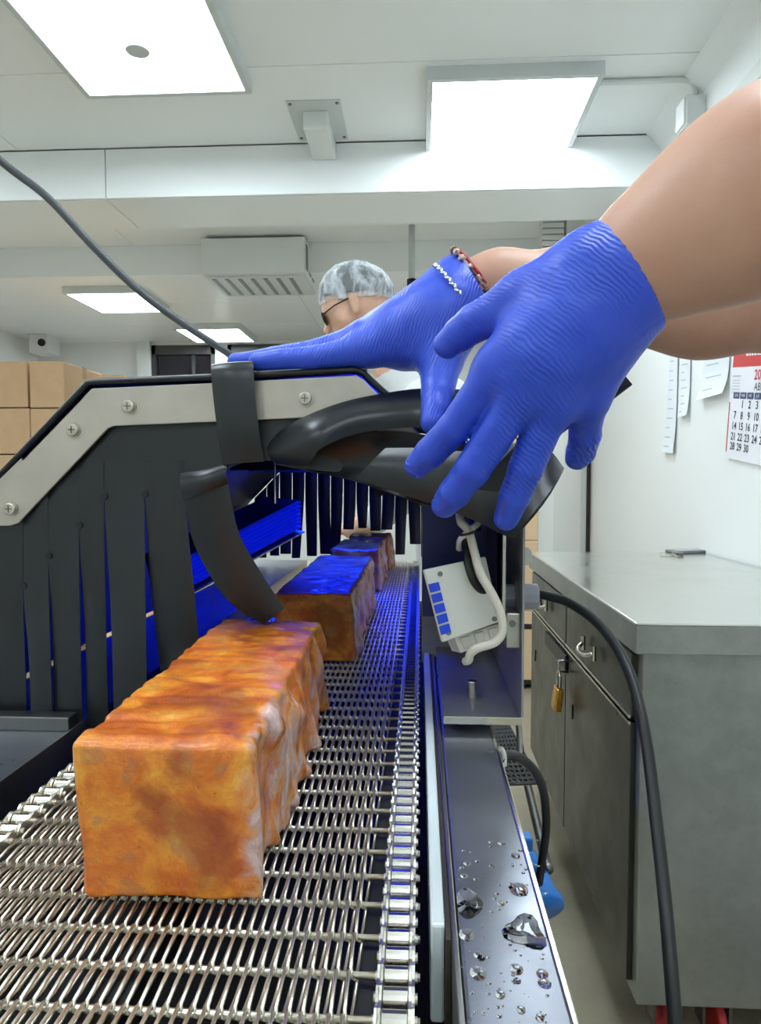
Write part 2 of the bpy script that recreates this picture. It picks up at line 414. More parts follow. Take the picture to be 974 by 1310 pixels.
# bulkhead beam across the room, two face panels with a joint
be = struct(obj('trim_1', bx((XL, BY0 + .012, BZ + .004), (XR, BY1, ZC)), 'ceiling'))
jx = P(135, 235, Y=BY0).x
for a, b in ((XL, jx - .0025), (jx + .0025, XR)):
    obj('beam_panel', bx((a, BY0, BZ), (b, BY0 + .013, ZC - .003)), 'ceiling', be, bevel=.003)
    obj('beam_soffit', bx((a, BY0 + .014, BZ - .002), (b, BY1, BZ + .005)), 'ceiling', be)
lc = struct(obj('trim_2', bx((XL, LY, ZL + .01), (XR, Y1, ZC + .01)), 'ceiling'))
for i in range(3):
    a = LY + i * .757
    for c, d in ((XL, -2.05), (-2.05, -.9), (-.9, XR)):
        obj('ceiling_panel', bx((c + .002, a + .002, ZL), (d - .002, a + .755, ZL + .012)), 'ceiling', lc, bevel=.002)
# far wall with two windows
zw0, zw1 = P(200, 520, Y=Y1).z, P(230, 442, Y=Y1).z
wx = [(P(195, 450, Y=Y1).x, P(275, 450, Y=Y1).x), (P(292, 450, Y=Y1).x, P(470, 450, Y=Y1).x)]
bm = B(); xs = [XL, wx[0][0], wx[0][1], wx[1][0], wx[1][1], XR]
for i in (0, 2, 4): box(bm, (xs[i], Y1, 0), (xs[i + 1], Y1 + .1, ZC))
for i in (1, 3): box(bm, (xs[i], Y1, 0), (xs[i + 1], Y1 + .1, zw0)); box(bm, (xs[i], Y1, zw1), (xs[i + 1], Y1 + .1, ZC))
struct(obj('wall_far', bm, 'farwall'))
for i, (a, b) in enumerate(wx):
    bm = B(); t = .035
    box(bm, (a, Y1 - .02, zw0), (a + t, Y1 + .08, zw1)); box(bm, (b - t, Y1 - .02, zw0), (b, Y1 + .08, zw1))
    box(bm, (a, Y1 - .02, zw1 - .09), (b, Y1 + .08, zw1)); box(bm, (a, Y1 - .02, zw0), (b, Y1 + .08, zw0 + t))
    w = struct(obj('window_%d' % (i + 1), bm, 'sill'))
    m = (a * .35 + b * .65)
    obj('mullion', bx((m - .015, Y1 + .01, zw0 + t), (m + .015, Y1 + .05, zw1 - .09)), 'sill', w)
    obj('pane', bx((a + t, Y1 + .028, zw0 + t), (m - .015, Y1 + .034, zw1 - .09)), 'glass', w)
    obj('pane', bx((m + .015, Y1 + .028, zw0 + t), (b - t, Y1 + .034, zw1 - .09)), 'glass', w)
struct(obj('trim_3', bx((XL, Y1 + .6, 0), (XR, Y1 + .65, ZC)), 'rear'))
x = P(175, 460, Y=Y1 - .05).x; x2 = P(192, 460, Y=Y1 - .05).x
struct(obj('trim_4', bx((x, Y1 - .06, 0), (x2, Y1, ZL)), 'white', bevel=.004))
# cove strip, trunking and baseboard on the right wall
struct(obj('trim_5', prism(B(), [(XR, Y0, ZC), (XR - .07, Y0, ZC), (XR, Y0, ZC - .07)], (0, BY0 - Y0, 0)), 'ceiling'))
bm = B()
box(bm, (XR - .03, Y0, ZC - .30), (XR, BY0, ZC - .24))
trk = obj('cable_trunking', bm, 'white', bevel=.004)
tag(trk, 'white plastic cable trunking running along the right wall below the ceiling', 'trunking')
bm = B(); jb = P(884, 148, X=XR - .04)
box(bm, (XR - .075, jb.y - .05, jb.z - .055), (XR, jb.y + .05, jb.z + .055))
t = thing('junction_box', 'small white junction box on the right wall beside the conduit', 'junction box', (XR - .04, jb.y, jb.z - .055))
obj('casing', bm, 'white', t, bevel=.004); obj('lid', bx((XR - .082, jb.y - .044, jb.z - .049), (XR - .075, jb.y + .044, jb.z + .049)), 'white', t, bevel=.002)
cz = ZC - .012; c0 = P(770, 90, Z=cz)
pts = spline([(c0.x, jb.y, cz), (.85, jb.y, cz), (XR - .06, jb.y, cz), (XR - .028, jb.y, cz - .03), (XR - .028, jb.y, jb.z + .055)], 6)
tag(obj('conduit', tube(B(), pts, .011, 10), 'white', smooth=True), 'thin white conduit pipe from ceiling light down to the junction box', 'conduit')
struct(obj('baseboard_right', bx((XR - .015, Y0, 0), (XR, Y1, .1)), 'white'))
# door edge and white door leaf at the far end of the right wall
dy = 4.55
d1 = struct(obj('door_1', bx((XR - .06, dy, 0), (XR - .01, dy + .9, 2.1)), 'white', bevel=.003))
obj('door_edge', bx((XR - .024, dy - .02, 0), (XR - .005, dy - .002, 2.12)), 'strap', d1)

# ------------------------------------------------------------------ ceiling lamps
def lamp(x, y, z, w, l, label, sensor=False, group='square ceiling panel lights'):
    t = thing('ceiling_light', label, 'ceiling light', (x, y, z), group)
    bm = B(); f = .022; h = .05
    for lo, hi in (((x - w / 2, y - l / 2), (x - w / 2 + f, y + l / 2)), ((x + w / 2 - f, y - l / 2), (x + w / 2, y + l / 2)),
                   ((x - w / 2 + f, y - l / 2), (x + w / 2 - f, y - l / 2 + f)), ((x - w / 2 + f, y + l / 2 - f), (x + w / 2 - f, y + l / 2))):
        box(bm, (*lo, z - h), (*hi, z))
    obj('frame', bm, 'frame', t)
    obj('diffuser', bx((x - w / 2 + f, y - l / 2 + f, z - h + .004), (x + w / 2 - f, y + l / 2 - f, z - .01)), 'lamp', t)
    if sensor:
        obj('motion_sensor', cyl(B(), (x, y, z - h - .012), (x, y, z - h + .006), .042, 24), 'frame', t, bevel=.004)
c1 = P(176, 62, Z=ZC - .05)
lamp(c1.x, c1.y, ZC, .66, .62, 'large bright ceiling panel light with a round motion sensor disc, top left', True)
a, b = P(556, 104, Z=ZC - .05), P(726, 190, Z=ZC - .05)
lamp((P(550, 190, Z=ZC - .05).x + b.x) / 2, (a.y + b.y) / 2, ZC, .66, .60, 'bright square ceiling panel light in front of the beam, top right')
a, b = P(116, 376, Z=ZL - .05), P(172, 400, Z=ZL - .05)
lamp(b.x, (a.y + b.y) / 2, ZL, .56, b.y - a.y + .04, 'small far ceiling panel light on the left of the air unit')
a, b = P(290, 423, Z=ZL - .05), P(290, 439, Z=ZL - .05)
lamp(b.x, (a.y + b.y) / 2 - .05, ZL, .6, .62, 'farthest ceiling panel light, just above the window and the cable end')
for x, y, nm in ((-1.1, .5, 'above the belt just left of the camera'), (.40, .6, 'right above the arms'), (-2.7, 1.2, 'over the left side of the room beside the camera'), (-1.1, -1.4, 'behind the camera on the left'), (.4, -1.5, 'behind the camera on the right'), (-2.7, -1.4, 'in the rear left corner behind the camera'), (-2.7, 2.7, 'left of the large sensor light, out of frame')):
    lamp(x, y, ZC, .62, .62, 'square ceiling panel light ' + nm)
lamp(.45, 5.5, ZL, .6, .6, 'far ceiling panel light hidden behind the raised arms')
# square cable duct with flanged plate
t = thing('cable_duct', 'short white square cable duct screwed to the ceiling before the beam', 'duct', (-.4, 3.1, ZC))
a, b = P(388, 166, Z=2.67), P(420, 166, Z=2.67)
obj('duct_body', bx((a.x, a.y, 2.67), (b.x, BY0 - .005, ZC - .004)), 'white', t, bevel=.003)
obj('flange', bx((a.x - .06, a.y - .08, ZC - .004), (b.x + .06, BY0 - .03, ZC)), 'frame', t)
for sx in (a.x - .045, b.x + .045):
    for yy in (a.y - .06, BY0 - .06): obj('screw', cyl(B(), (sx, yy, ZC - .008), (sx, yy, ZC - .003), .007, 10), 'steel_dark', t)
# air unit hanging from the lowered ceiling
ya = 4.5; a, b = P(257, 305, Y=ya), P(390, 350, Y=ya)
zt, zb = a.z, P(320, 350, Y=ya).z; yb = 5.02
t = thing('air_unit', 'white boxy ventilation unit with slanted slot grille hanging from the ceiling', 'ventilation unit', ((a.x + b.x) / 2, ya, zb))
obj('casing', bx((a.x, ya, zb), (b.x, yb, zt)), 'white', t, bevel=.004)
n = 7; sw = (b.x - a.x) / n
obj('grille_frame', bx((a.x + .03, ya + .04, zb - .012), (b.x - .01, yb - .02, zb)), 'frame', t)
for i in range(n):
    x = a.x + .05 + i * (b.x - a.x - .08) / n
    obj('grille_slot', bx((x, ya + .07, zb - .016), (x + .025, yb - .06, zb - .0125)), 'steel_dark', t)
for i in range(3):
    obj('side_slot', bx((b.x, ya + .05 + i * .13, zb + .04), (b.x + .004, ya + .12 + i * .13, zt - .03)), 'steel_dark', t)
# ribbed vent at the right, pipe with black end
a, b = P(694, 284, Y=4.2), P(722, 330, Y=4.2)
t = thing('wall_vent', 'small white ribbed vent beside a plain box under the ceiling, above the arm', 'vent', (a.x, 4.2, b.z))
for i in range(7): z = b.z + i * .035; obj('rib', bx((a.x, 4.2, z), (b.x, 4.3, z + .029)), 'white', t, bevel=.003)
obj('casing', bx((b.x + .01, 4.18, b.z - .02), (P(750, 300, Y=4.18).x, 4.32, ZC - .01)), 'white', t, bevel=.004)
a = P(527, 365, Y=4.4)
t = thing('hanging_pipe', 'thin grey pipe hanging from the ceiling with a black end clamp', 'pipe', (a.x, 4.4, a.z))
obj('pipe_body', cyl(B(), (a.x, 4.4, a.z + .03), (a.x, 4.4, ZC), .02, 14), 'frame', t, True); obj('clamp', cyl(B(), (a.x, 4.4, a.z - .02), (a.x, 4.4, a.z + .035), .03, 14), 'blackmetal', t, True)
# camera device in the far left corner
a = P(57, 441, Y=6.6)
t = thing('security_camera', 'small white box camera with black lens in far left corner', 'camera', (a.x, 6.6, a.z - .1))
obj('camera_body', bx((a.x - .1, 6.5, a.z - .09), (a.x + .09, 6.72, a.z + .09)), 'white', t, bevel=.01)
obj('lens', cyl(B(), (a.x + .03, 6.485, a.z), (a.x + .03, 6.51, a.z), .035, 16), 'blackmetal', t)
obj('bracket', bx((a.x - .11, 6.5, a.z + .09), (a.x + .03, 6.7, ZL - .001)), 'blackmetal', t)

# ------------------------------------------------------------------ cardboard boxes
def carton(x0, x1, y0, y1, z0, z1, label, group, m='cardboard', strap=False, tape=True):
    t = thing('cardboard_box', label, 'box', ((x0 + x1) / 2, (y0 + y1) / 2, z0), group)
    obj('carton', bx((x0, y0, z0), (x1, y1, z1)), m, t, bevel=.006)
    g = .004; xm = (x0 + x1) / 2; ym = (y0 + y1) / 2
    obj('flap', bx((x0 + .003, y0 + .003, z1 - .001), (x1 - .003, ym - g, z1 + .003)), m, t); obj('flap', bx((x0 + .003, ym + g, z1 - .001), (x1 - .003, y1 - .003, z1 + .003)), m, t)
    if tape: obj('tape', bx((x0 - .001, ym - .025, z1 - .07), (x1 + .001, ym + .025, z1 + .0045)), 'tape', t)
    return t
Yb = 4.4
def bxx(px): return P(px, 500, Y=Yb).x
zt = P(60, 462, Y=Yb).z; hh = .30
for col, (p0, p1, nm) in enumerate(((-62, 36, 'left'), (38, 84, 'right'))):
    x0, x1 = bxx(p0), bxx(p1)
    for k in range(6):
        z1 = zt - k * hh + (.0 if col else .006)
        pos = ['topmost', 'second from top', 'third from top', 'fourth from top', 'fifth from top', 'bottom'][k]
        dx = .012 * ((k * 7 + col * 3) % 3 - 1) * (1 if col == 0 else 0)
        carton(x0 + dx, x1 + dx - .008, Yb + (.03 if col == 0 else 0), Yb + (.55 if col else .5), z1 - hh + .006, z1 - .004,
               'brown cardboard box, %s of the %s front stack left of the steel hood' % (pos, nm), 'brown cardboard boxes on the left')
zb0 = zt - 6 * hh + .0
t = thing('pallet', 'wooden pallet carrying the brown cardboard boxes at left', 'pallet', (bxx(20), Yb + .3, 0))
obj('deck', bx((bxx(-64), Yb - .02, zb0 - .02), (bxx(150), Yb + 1.2, zb0)), 'cardboard2', t)
for i in range(3): obj('bearer', bx((bxx(-64), Yb + i * .5, 0), (bxx(150), Yb + .1 + i * .5, zb0 - .02)), 'tape', t)
x0 = bxx(86) - .02
for k in range(6):
    z1 = zt - k * hh
    carton(x0 - .25, x0 + .13, Yb + .62, Yb + 1.1, z1 - hh + .006, z1 - .004,
           'brown cardboard box in the rear stack, %s, showing past the front stack' % ['topmost', 'second down', 'third down', 'fourth down', 'fifth down', 'lowest'][k], 'brown cardboard boxes on the left')
# stack behind the machine at the right
a, b = P(640, 700, Y=4.0), P(689, 700, Y=4.0)
for k in range(4):
    carton(a.x - .12, b.x, 4.0, 4.45, .05 + k * .40, .446 + k * .40, 'pale cardboard box, %s in the stack behind the steel cabinet' % ['bottom one', 'second from bottom', 'second from top', 'topmost'][k], 'pale boxes behind the cabinet', 'cardboard2')
t = thing('low_dolly', 'low dark dolly under the pale cardboard boxes', 'dolly', (b.x - .2, 4.2, 0))
obj('platform', bx((a.x - .14, 3.99, .03), (b.x + .01, 4.46, .048)), 'strap', t)
for sx in (a.x - .1, b.x - .05):
    for yy in (4.05, 4.38): obj('caster', cyl(B(), (sx, yy, .015), (sx + .03, yy, .015), .015, 12), 'blackmetal', t)
tag(obj('packing_strap', bx((a.x - .125, 3.994, .345), (b.x + .004, 3.999, .375)), 'strap'), 'black packing strap across the pale cardboard boxes', 'strap')

# ------------------------------------------------------------------ steel cabinet
zT = .916
A = P(814, 797, Z=zT); cx0, cyf = A.x, A.y; cx1 = XR - .012; cyb = cyf + 1.36; tw = .062; zB = P(823, 1287, Y=cyf + .012).z
cab = thing('steel_cabinet', 'stainless steel cabinet on castors with drawers, long steel worktop against right wall', 'cabinet', ((cx0 + cx1) / 2, (cyf + cyb) / 2, 0))
obj('worktop', bx((cx0, cyf, zT - .006), (cx1, cyb, zT)), 'worktop', cab, bevel=.002)
obj('apron', bx((cx0 + .001, cyf + .001, zT - tw), (cx1, cyb - .001, zT - .006)), 'cabside', cab, bevel=.001)
bxl, byf = cx0 + .018, cyf + .014
obj('body', bx((bxl, byf, zB), (cx1 - .004, cyb - .01, zT - tw)), 'cabside', cab, bevel=.003)
ym = cyf + .68; fx = bxl - .012
zd1, zd0 = zT - tw - .010, zT - tw - .140
def ring_handle(p, y, z):
    pts = [(fx - .006 - .022 * math.sin(PI * k / 12) - .006, y + .055 * math.cos(PI * k / 12), z - .012 * math.sin(PI * k / 12)) for k in range(13)]
    return obj('handle', tube(B(), pts, .0055, 8), 'chrome', p, True)
for a, b in ((byf + .03, ym - .006), (ym + .006, cyb - .05)):
    d = obj('drawer', bx((fx, a, zd0), (bxl + .002, b, zd1)), 'doorsteel', cab, bevel=.002)
    c = (a + b) / 2; ring_handle(d, c, (zd0 + zd1) / 2)
    for s in (-.055, .055): obj('handle_post', cyl(B(), (fx - .012, c + s, (zd0 + zd1) / 2 - .018), (fx - .012, c + s, (zd0 + zd1) / 2 + .018), .006, 10), 'chrome', d)
    obj('lip', bx((fx - .004, a, zd0 - .003), (fx, b, zd0 + .004)), 'chrome', d)
for a, b in ((byf + .03, ym - .004), (ym + .004, cyb - .05)):
    d = obj('door', bx((fx, a, zB + .03), (bxl + .002, b, zd0 - .012)), 'doorsteel', cab, bevel=.002)
    obj('door_lip', bx((fx - .004, a, zd0 - .016), (fx, b, zd0 - .010)), 'chrome', d)
    obj('keyhole', bx((fx - .003, b - .1, zd0 - .19), (fx, b - .092, zd0 - .15)), 'blackmetal', d)
hz = zd0 - .05
obj('hasp', bx((fx - .008, ym - .03, hz - .022), (fx, ym + .30, hz + .022)), 'blackmetal', cab, bevel=.002)
obj('hasp_staple', tube(B(), [(fx - .002, ym - .05, hz - .02), (fx - .03, ym - .05, hz - .02), (fx - .03, ym - .05, hz + .012), (fx - .002, ym - .05, hz + .012)], .004, 8), 'chrome', cab, True)
for px in (851, 914):
    x = P(px, 1300, Y=byf + .05).x; y = byf + .055
    c = obj('castor', cyl(B(), (x - .009, y, .062), (x + .009, y, .062), .062, 24), 'castor', cab, bevel=.006)
    bm = prism(B(), [(x - .03, y - .02, .06), (x - .024, y - .02, .06), (x - .024, y - .02, zB - .008), (x + .024, y - .02, zB - .008), (x + .024, y - .02, .06), (x + .03, y - .02, .06), (x + .03, y - .02, zB), (x - .03, y - .02, zB)], (0, .04, 0)); obj('fork', bm, 'steel_dark', c)
for x, y in ((bxl + .07, cyb - .1), (cx1 - .1, cyb - .1), (cx1 - .1, byf + .06)):
    c = obj('castor', cyl(B(), (x - .009, y, .062), (x + .009, y, .062), .062, 24), 'castor', cab, bevel=.006)
    bm = prism(B(), [(x - .03, y - .02, .06), (x - .024, y - .02, .06), (x - .024, y - .02, zB - .008), (x + .024, y - .02, zB - .008), (x + .024, y - .02, .06), (x + .03, y - .02, .06), (x + .03, y - .02, zB), (x - .03, y - .02, zB)], (0, .04, 0)); obj('fork', bm, 'steel_dark', c)
# padlock on the hasp
px_, py_, pz_ = fx - .03, ym - .052, hz - .085
t = thing('padlock', 'brass padlock hanging open on the cabinet hasp', 'padlock', (px_, py_, pz_ - .04))
bm = B(); box(bm, (px_ - .012, py_ - .028, pz_ - .045), (px_ + .008, py_ + .028, pz_ + .02)); bmesh.ops.rotate(bm, cent=(px_, py_, pz_), matrix=Matrix.Rotation(.12, 3, 'Y'), verts=bm.verts)
obj('lock_body', bm, 'brass', t, bevel=.004)
obj('shackle', tube(B(), spline([(px_, py_ + .018, pz_ + .015), (px_, py_ + .018, pz_ + .05), (px_, py_, pz_ + .068), (px_, py_ - .018, pz_ + .05), (px_, py_ - .018, pz_ + .022)], 6), .004, 10), 'chrome', t, True)
# phone and keys
a, b = P(868, 709, Z=zT), P(957, 706, Z=zT)
u = (b - a).normalized(); v = Vector((-u.y, u.x, 0))
t = thing('mobile_phone', 'grey mobile phone lying flat on the steel worktop', 'phone', (a + b) / 2)
q = [a, b, b + v * .078, a + v * .078]
L = (b - a).length
obj('phone_body', prism(B(), [p + Vector((0, 0, .0005)) for p in q], (0, 0, .010)), 'phone', t, bevel=.004)
obj('screen', prism(B(), [p + (sum(q, Vector()) / 4 - p) * .05 + Vector((0, 0, .0106)) for p in q], (0, 0, .001)), 'phoneglass', t)
t = thing('key_bunch', 'small bunch of silver keys beside the grey phone', 'keys', P(857, 712, Z=zT))
k0 = P(860, 711, Z=zT)
for i, an in enumerate((2.9, 3.4, 2.4)):
    d = Vector((math.cos(an), math.sin(an), 0)); w = Vector((-d.y, d.x, 0)); z = Vector((0, 0, .002 + .002 * i))
    bm = B(); prism(bm, [k0 + w * .003 + z, k0 - w * .003 + z, k0 + d * .045 - w * .003 + z, k0 + d * .045 + w * .003 + z], (0, 0, .0018)); 
    cyl(bm, k0 - d * .004 + z, k0 - d * .004 + z + Vector((0, 0, .002)), .011, 12); obj('key', bm, 'chrome', t)
obj('key_ring', tube(B(), [k0 + Vector((.014 + .014 * math.cos(q), .014 * math.sin(q), .006 + .006 * math.sin(q))) for q in np.linspace(0, 2 * PI, 20)], .0014, 6), 'chrome', t, True)
obj('key_fob', cyl(B(), k0 + Vector((.03, .0, .001)), k0 + Vector((.03, 0, .012)), .012, 14), 'steel_dark', t, bevel=.002)

# ------------------------------------------------------------------ calendar and papers on the right wall
XW = XR - .004
tl, bl = P(942, 436, X=XW), P(930, 585, X=XW)
v = (tl - bl); hgt = v.length; v.normalize(); u = Vector((0, -1, 0)); u = (u - v * u.dot(v)).normalized(); nx = Vector((-1, 0, 0))
Wc = .40; cal = thing('wall_calendar', 'paper wall calendar with red heading and big date numbers on right wall', 'calendar', bl)
def cp_(uu, vv, d=0.0): return bl + u * uu + v * vv + nx * d
top = .62
obj('page', prism(B(), [cp_(0, 0, .001), cp_(Wc, 0, .001), cp_(Wc, top, .001), cp_(0, top, .001)], nx * .004), 'calwhite', cal)
vr = (P(940, 470, X=XW) - bl).dot(v)
bm = B(); quad(bm, cp_(.004, vr, .0056), cp_(Wc, vr, .0056), cp_(Wc, top, .0056), cp_(.004, top, .0056)); quad(bm, cp_(0, .02, .0056), cp_(.007, .02, .0056), cp_(.007, vr * .62, .0056), cp_(0, vr * .62, .0056))
obj('red_heading', bm, 'calred', cal)
def prow(py, px=943): return (P(px, py, X=XW) - bl).dot(v)
c7 = (P(942.5, 533, X=XW) - bl).dot(u); c8 = (P(952, 532, X=XW) - bl).dot(u); cs = .0515
rows = [prow(y, 950) for y in (517.5, 532, 546, 560, 573)]
for d in range(1, 31):
    q = d; r, c = divmod(q, 7); c = q % 7; r = q // 7
    bm = B(); text_bm(bm, str(d), .036, cp_(c7 + c * cs, rows[r], .006), u, v, bold=.0006); obj('date_number', bm, 'calink', cal)
bm = B(); text_bm(bm, 'ABR', .036, cp_(c7 + 3.05 * cs, prow(495, 965), .006), u, v)
# tiny month table at the left of the heading, as faint strokes
obj('month_name', bm, 'calink', cal)
bm = B(); text_bm(bm, '2025', .046, cp_(c7 + 3.2 * cs, prow(480, 965), .006), u, v, bold=.0008); obj('year', bm, 'calred', cal)
hb = prow(506.5, 948)
for c in range(7):
    bm = B(); quad(bm, cp_(c7 + (c - .45) * cs, hb - .009, .0056), cp_(c7 + (c + .45) * cs, hb - .009, .0056), cp_(c7 + (c + .45) * cs, hb + .012, .0056), cp_(c7 + (c - .45) * cs, hb + .012, .0056))
    wb = obj('weekday_box', bm, 'calbox', cal); bm = B(); text_bm(bm, ('LUN', 'MAR', 'MIE', 'JUE', 'VIE', 'SAB', 'DOM')[c], .014, cp_(c7 + c * cs, hb + .0015, .0062), u, v); obj('weekday_name', bm, 'calwhite', wb)
for k, (a, b, w) in enumerate(((.05, .30, 0), (.11, .34, 0), (.10, .36, 0))):
    y = vr + .095 - k * .03; x = a; bm = B()
    while x < b:
        l = random.uniform(.01, .03); quad(bm, cp_(x, y, .006), cp_(x + l, y, .006), cp_(x + l, y + .009, .006), cp_(x, y + .009, .006)); x += l + .005
    obj('white_print', bm, 'calwhite', cal)['kind'] = 'stuff'
bm = B()
for k in range(4):
    pts = [cp_(.07 + .26 * q, vr + .13 + k * .012 + .03 * math.sin(q * 7 + k * .3), .007) for q in np.linspace(0, 1, 24)]; tube(bm, pts, .0022, 5)
obj('gold_wave', bm, 'calgold', cal)
bm = B(); mt = prow(490, 947)
for i in range(5):
    for j in range(6): quad(bm, cp_(.014 + j * .010, mt - .032 + i * .010, .006), cp_(.020 + j * .010, mt - .032 + i * .010, .006), cp_(.020 + j * .010, mt - .029 + i * .010, .006), cp_(.014 + j * .010, mt - .029 + i * .010, .006))
quad(bm, cp_(.012, mt + .022, .006), cp_(.074, mt + .022, .006), cp_(.074, mt + .025, .006), cp_(.012, mt + .025, .006))
obj('small_month_print', bm, 'paperink', cal)['kind'] = 'stuff'
def paper(label, pts, rows, curl=.012, cols=1):
    q = [P(x, y, X=XW) for x, y in pts]        # tl, tr, br, bl
    bm = B(); n = 8; g = []
    for i in range(n + 1):
        t = i / n; off = nx * (.002 + curl * max(0, t - .6) ** 2 * 6)
        g.append((q[0].lerp(q[3], t) + off, q[1].lerp(q[2], t) + off))
    A = [[bm.verts.new(p) for p in r] for r in g]; C = [[bm.verts.new(p - nx * -.0006) for p in r] for r in g]
    for i in range(n):
        bm.faces.new((A[i][0], A[i][1], A[i + 1][1], A[i + 1][0])); bm.faces.new((C[i][0], C[i + 1][0], C[i + 1][1], C[i][1]))
        bm.faces.new((A[i][0], A[i + 1][0], C[i + 1][0], C[i][0])); bm.faces.new((A[i][1], C[i][1], C[i + 1][1], A[i + 1][1]))
    for i in (0, n): bm.faces.new((A[i][0], A[i][1], C[i][1], C[i][0]))
    t = thing('paper_sheet', label, 'paper', q[3]); obj('sheet', bm, 'paper', t)
    bm = B()
    for k in range(rows):
        f = (k + .6) / (rows + .3); off = nx * (.0034 + curl * max(0, f - .6) ** 2 * 6)
        l, r = q[0].lerp(q[3], f) + off, q[1].lerp(q[2], f) + off; dv = (q[3] - q[0]).normalized() * .004
        a, b = l.lerp(r, .15), l.lerp(r, .4 + .4 * random.random()); quad(bm, a, b, b + dv, a + dv)
    obj('faint_print', bm, 'paperink', t)
paper('long narrow label strip taped to the wall, leftmost of the papers', [(860, 430), (869, 428), (865, 580), (850, 578)], 12)
paper('narrow white paper slip on wall between label strip and square note', [(872, 430), (885, 428), (883, 531), (871, 534)], 10)
paper('short squarish white note on wall just left of the calendar', [(904, 425), (936, 420), (932, 503), (898, 512)], 5, .02)

# ------------------------------------------------------------------ conveyor frame
zb = CAM.z - .213              # carrying surface of the belt
fr = thing('conveyor_frame', 'stainless steel conveyor frame with wet side rails carrying the wire belt', 'conveyor', (-.13, 1.3, 0))
rz = zb - .003
YE = 1.84
obj('side_rail', bx((.019, .12, rz - .13), (.0625, YE, rz)), 'rail', fr, bevel=.002)
obj('rail_lip', bx((.0605, .12, rz), (.0635, YE, rz + .0015)), 'chrome', fr, bevel=.0006)
obj('inner_edge', bx((.0155, .12, rz - .12), (.0185, YE, rz + .003)), 'steel', fr, bevel=.0008)
obj('brown_strip', bx((.0128, .318, rz - .05), (.0152, YE, rz + .002)), 'bronze', fr)
obj('white_guide', bx((.0058, .326, rz - .045), (.0126, 1.7, rz + .004)), 'guide', fr, bevel=.0015)
obj('side_rail', bx((-.425, .12, rz - .10), (-.2985, YE, rz)), 'rail', fr, bevel=.002)
obj('inner_edge', bx((-.2985, .12, rz - .12), (-.2965, YE, rz + .0012)), 'steel', fr)
obj('cross_plate', bx((-.40, .575, rz), (-.2985, .592, rz + .012)), 'steel_dark', fr, bevel=.001)
obj('belt_bed', bx((-.2965, .12, zb - .115), (.0155, YE, zb - .11)), 'dark', fr)
obj('lower_pan', bx((-.39, .12, rz - .36), (.05, YE, rz - .14)), 'steel_dark', fr, bevel=.004)
for x in (-.24, -.13, -.02): obj('wear_strip', bx((x - .008, .14, zb - .03), (x + .008, YE, zb - .0086)), 'dark', fr)
for x in (-.37, .03):
    for y in (.25, 1.05, 1.78): obj('leg', bx((x - .02, y - .02, 0), (x + .02, y + .02, rz - .36)), 'steel', fr, bevel=.003)
# black perforated guard and tube under the right rail
a, b, c, d = P(630, 927, Y=.98), P(649, 925, Y=1.02), P(690, 1001, Y=.92), P(640, 1003, Y=.86)
bm = B(); nu, nv = 7, 14
def gp(s, t): return (a.lerp(b, s)).lerp(d.lerp(c, s), t)
for i in range(nv + 1): tube(bm, [gp(s, i / nv) for s in np.linspace(0, 1, 4)], .0028, 5)
for j in range(nu + 1): tube(bm, [gp(j / nu, s) for s in np.linspace(0, 1, 6)], .0024, 5)
pg = obj('perforated_guard', bm, 'mesh', fr)
obj('tube_loop', tube(B(), spline([P(655, 915, Y=.95), P(664, 930, Y=.95), P(664, 975, Y=.94), P(655, 998, Y=.93), P(640, 1001, Y=.92), P(600, 1002, Y=.92)], 6), .0042, 10), 'steel', fr, True)
obj('tube_bar', tube(B(), [P(666, 955, Y=1.3), P(668, 975, Y=1.2), P(700, 1108, Y=.86), P(702, 1112, Y=.85)], .0065, 12), 'steel_dark', fr, True)
obj('cable_clip', tube(B(), spline([P(636, 960, Y=.64), P(641, 958, Y=.64), P(645, 966, Y=.64), P(645, 980, Y=.64)], 4), .0025, 8), 'whiteplastic', fr, True)

# ------------------------------------------------------------------ wire belt
belt = thing('wire_belt', 'stainless spiral wire mesh conveyor belt with roller chain edges', 'conveyor belt', (-.13, 1.3, zb - .01))
PIT_ = .0254; YS = .2205; NR = 63
XA, XB = -.2385, -.0215
rod0 = obj('cross_rod', cyl(B(), (-.2605, YS, zb - .0042), (.0008, YS, zb - .0042), .00165, 8), 'belt', belt, True)
bm = B(); turns = int((XB - XA) / .0056); pts = []
hw, hh_ = PIT_ / 2 + .0017, .0028
for k in range(turns * 8 + 1):
    ph = 2 * PI * k / 8; c_, s_ = math.cos(ph), math.sin(ph)
    x = XA + .0056 * (k / 8 + .22 * math.sin(ph * 2) / (2 * PI) * 2)
    pts.append((x, YS + PIT_ / 2 + hw * math.copysign(abs(c_) ** .55, c_), zb - .0042 + (hh_ + .0006) * math.copysign(abs(s_) ** .8, s_)))
tube(bm, pts, .00092, 5)
sp0 = obj('wire_spiral', bm, 'belt', belt, True)
def link_mesh(xa):
    bm = B(); z = zb - .0042
    def plate(x, y, r=.0055):
        pr = []
        for k in range(9): an = PI / 2 + PI * k / 8; pr.append((x, y + r * math.cos(an), z + r * math.sin(an)))
        pr.append((x, y + PIT_ / 4, z - r * .72))
        for k in range(9): an = -PI / 2 + PI * k / 8; pr.append((x, y + PIT_ / 2 + r * math.cos(an), z + r * math.sin(an)))
        pr.append((x, y + PIT_ / 4, z + r * .72)); prism(bm, pr, (.0012, 0, 0))
    for x in (xa + .0022, xa + .0145): plate(x, YS)
    for x in (xa + .0008, xa + .0158): plate(x, YS + PIT_ / 2)
    for y in (YS, YS + PIT_ / 2): cyl(bm, (xa - .0002, y, z), (xa + .0182, y, z), .0022, 10)
    return bm
sides = []
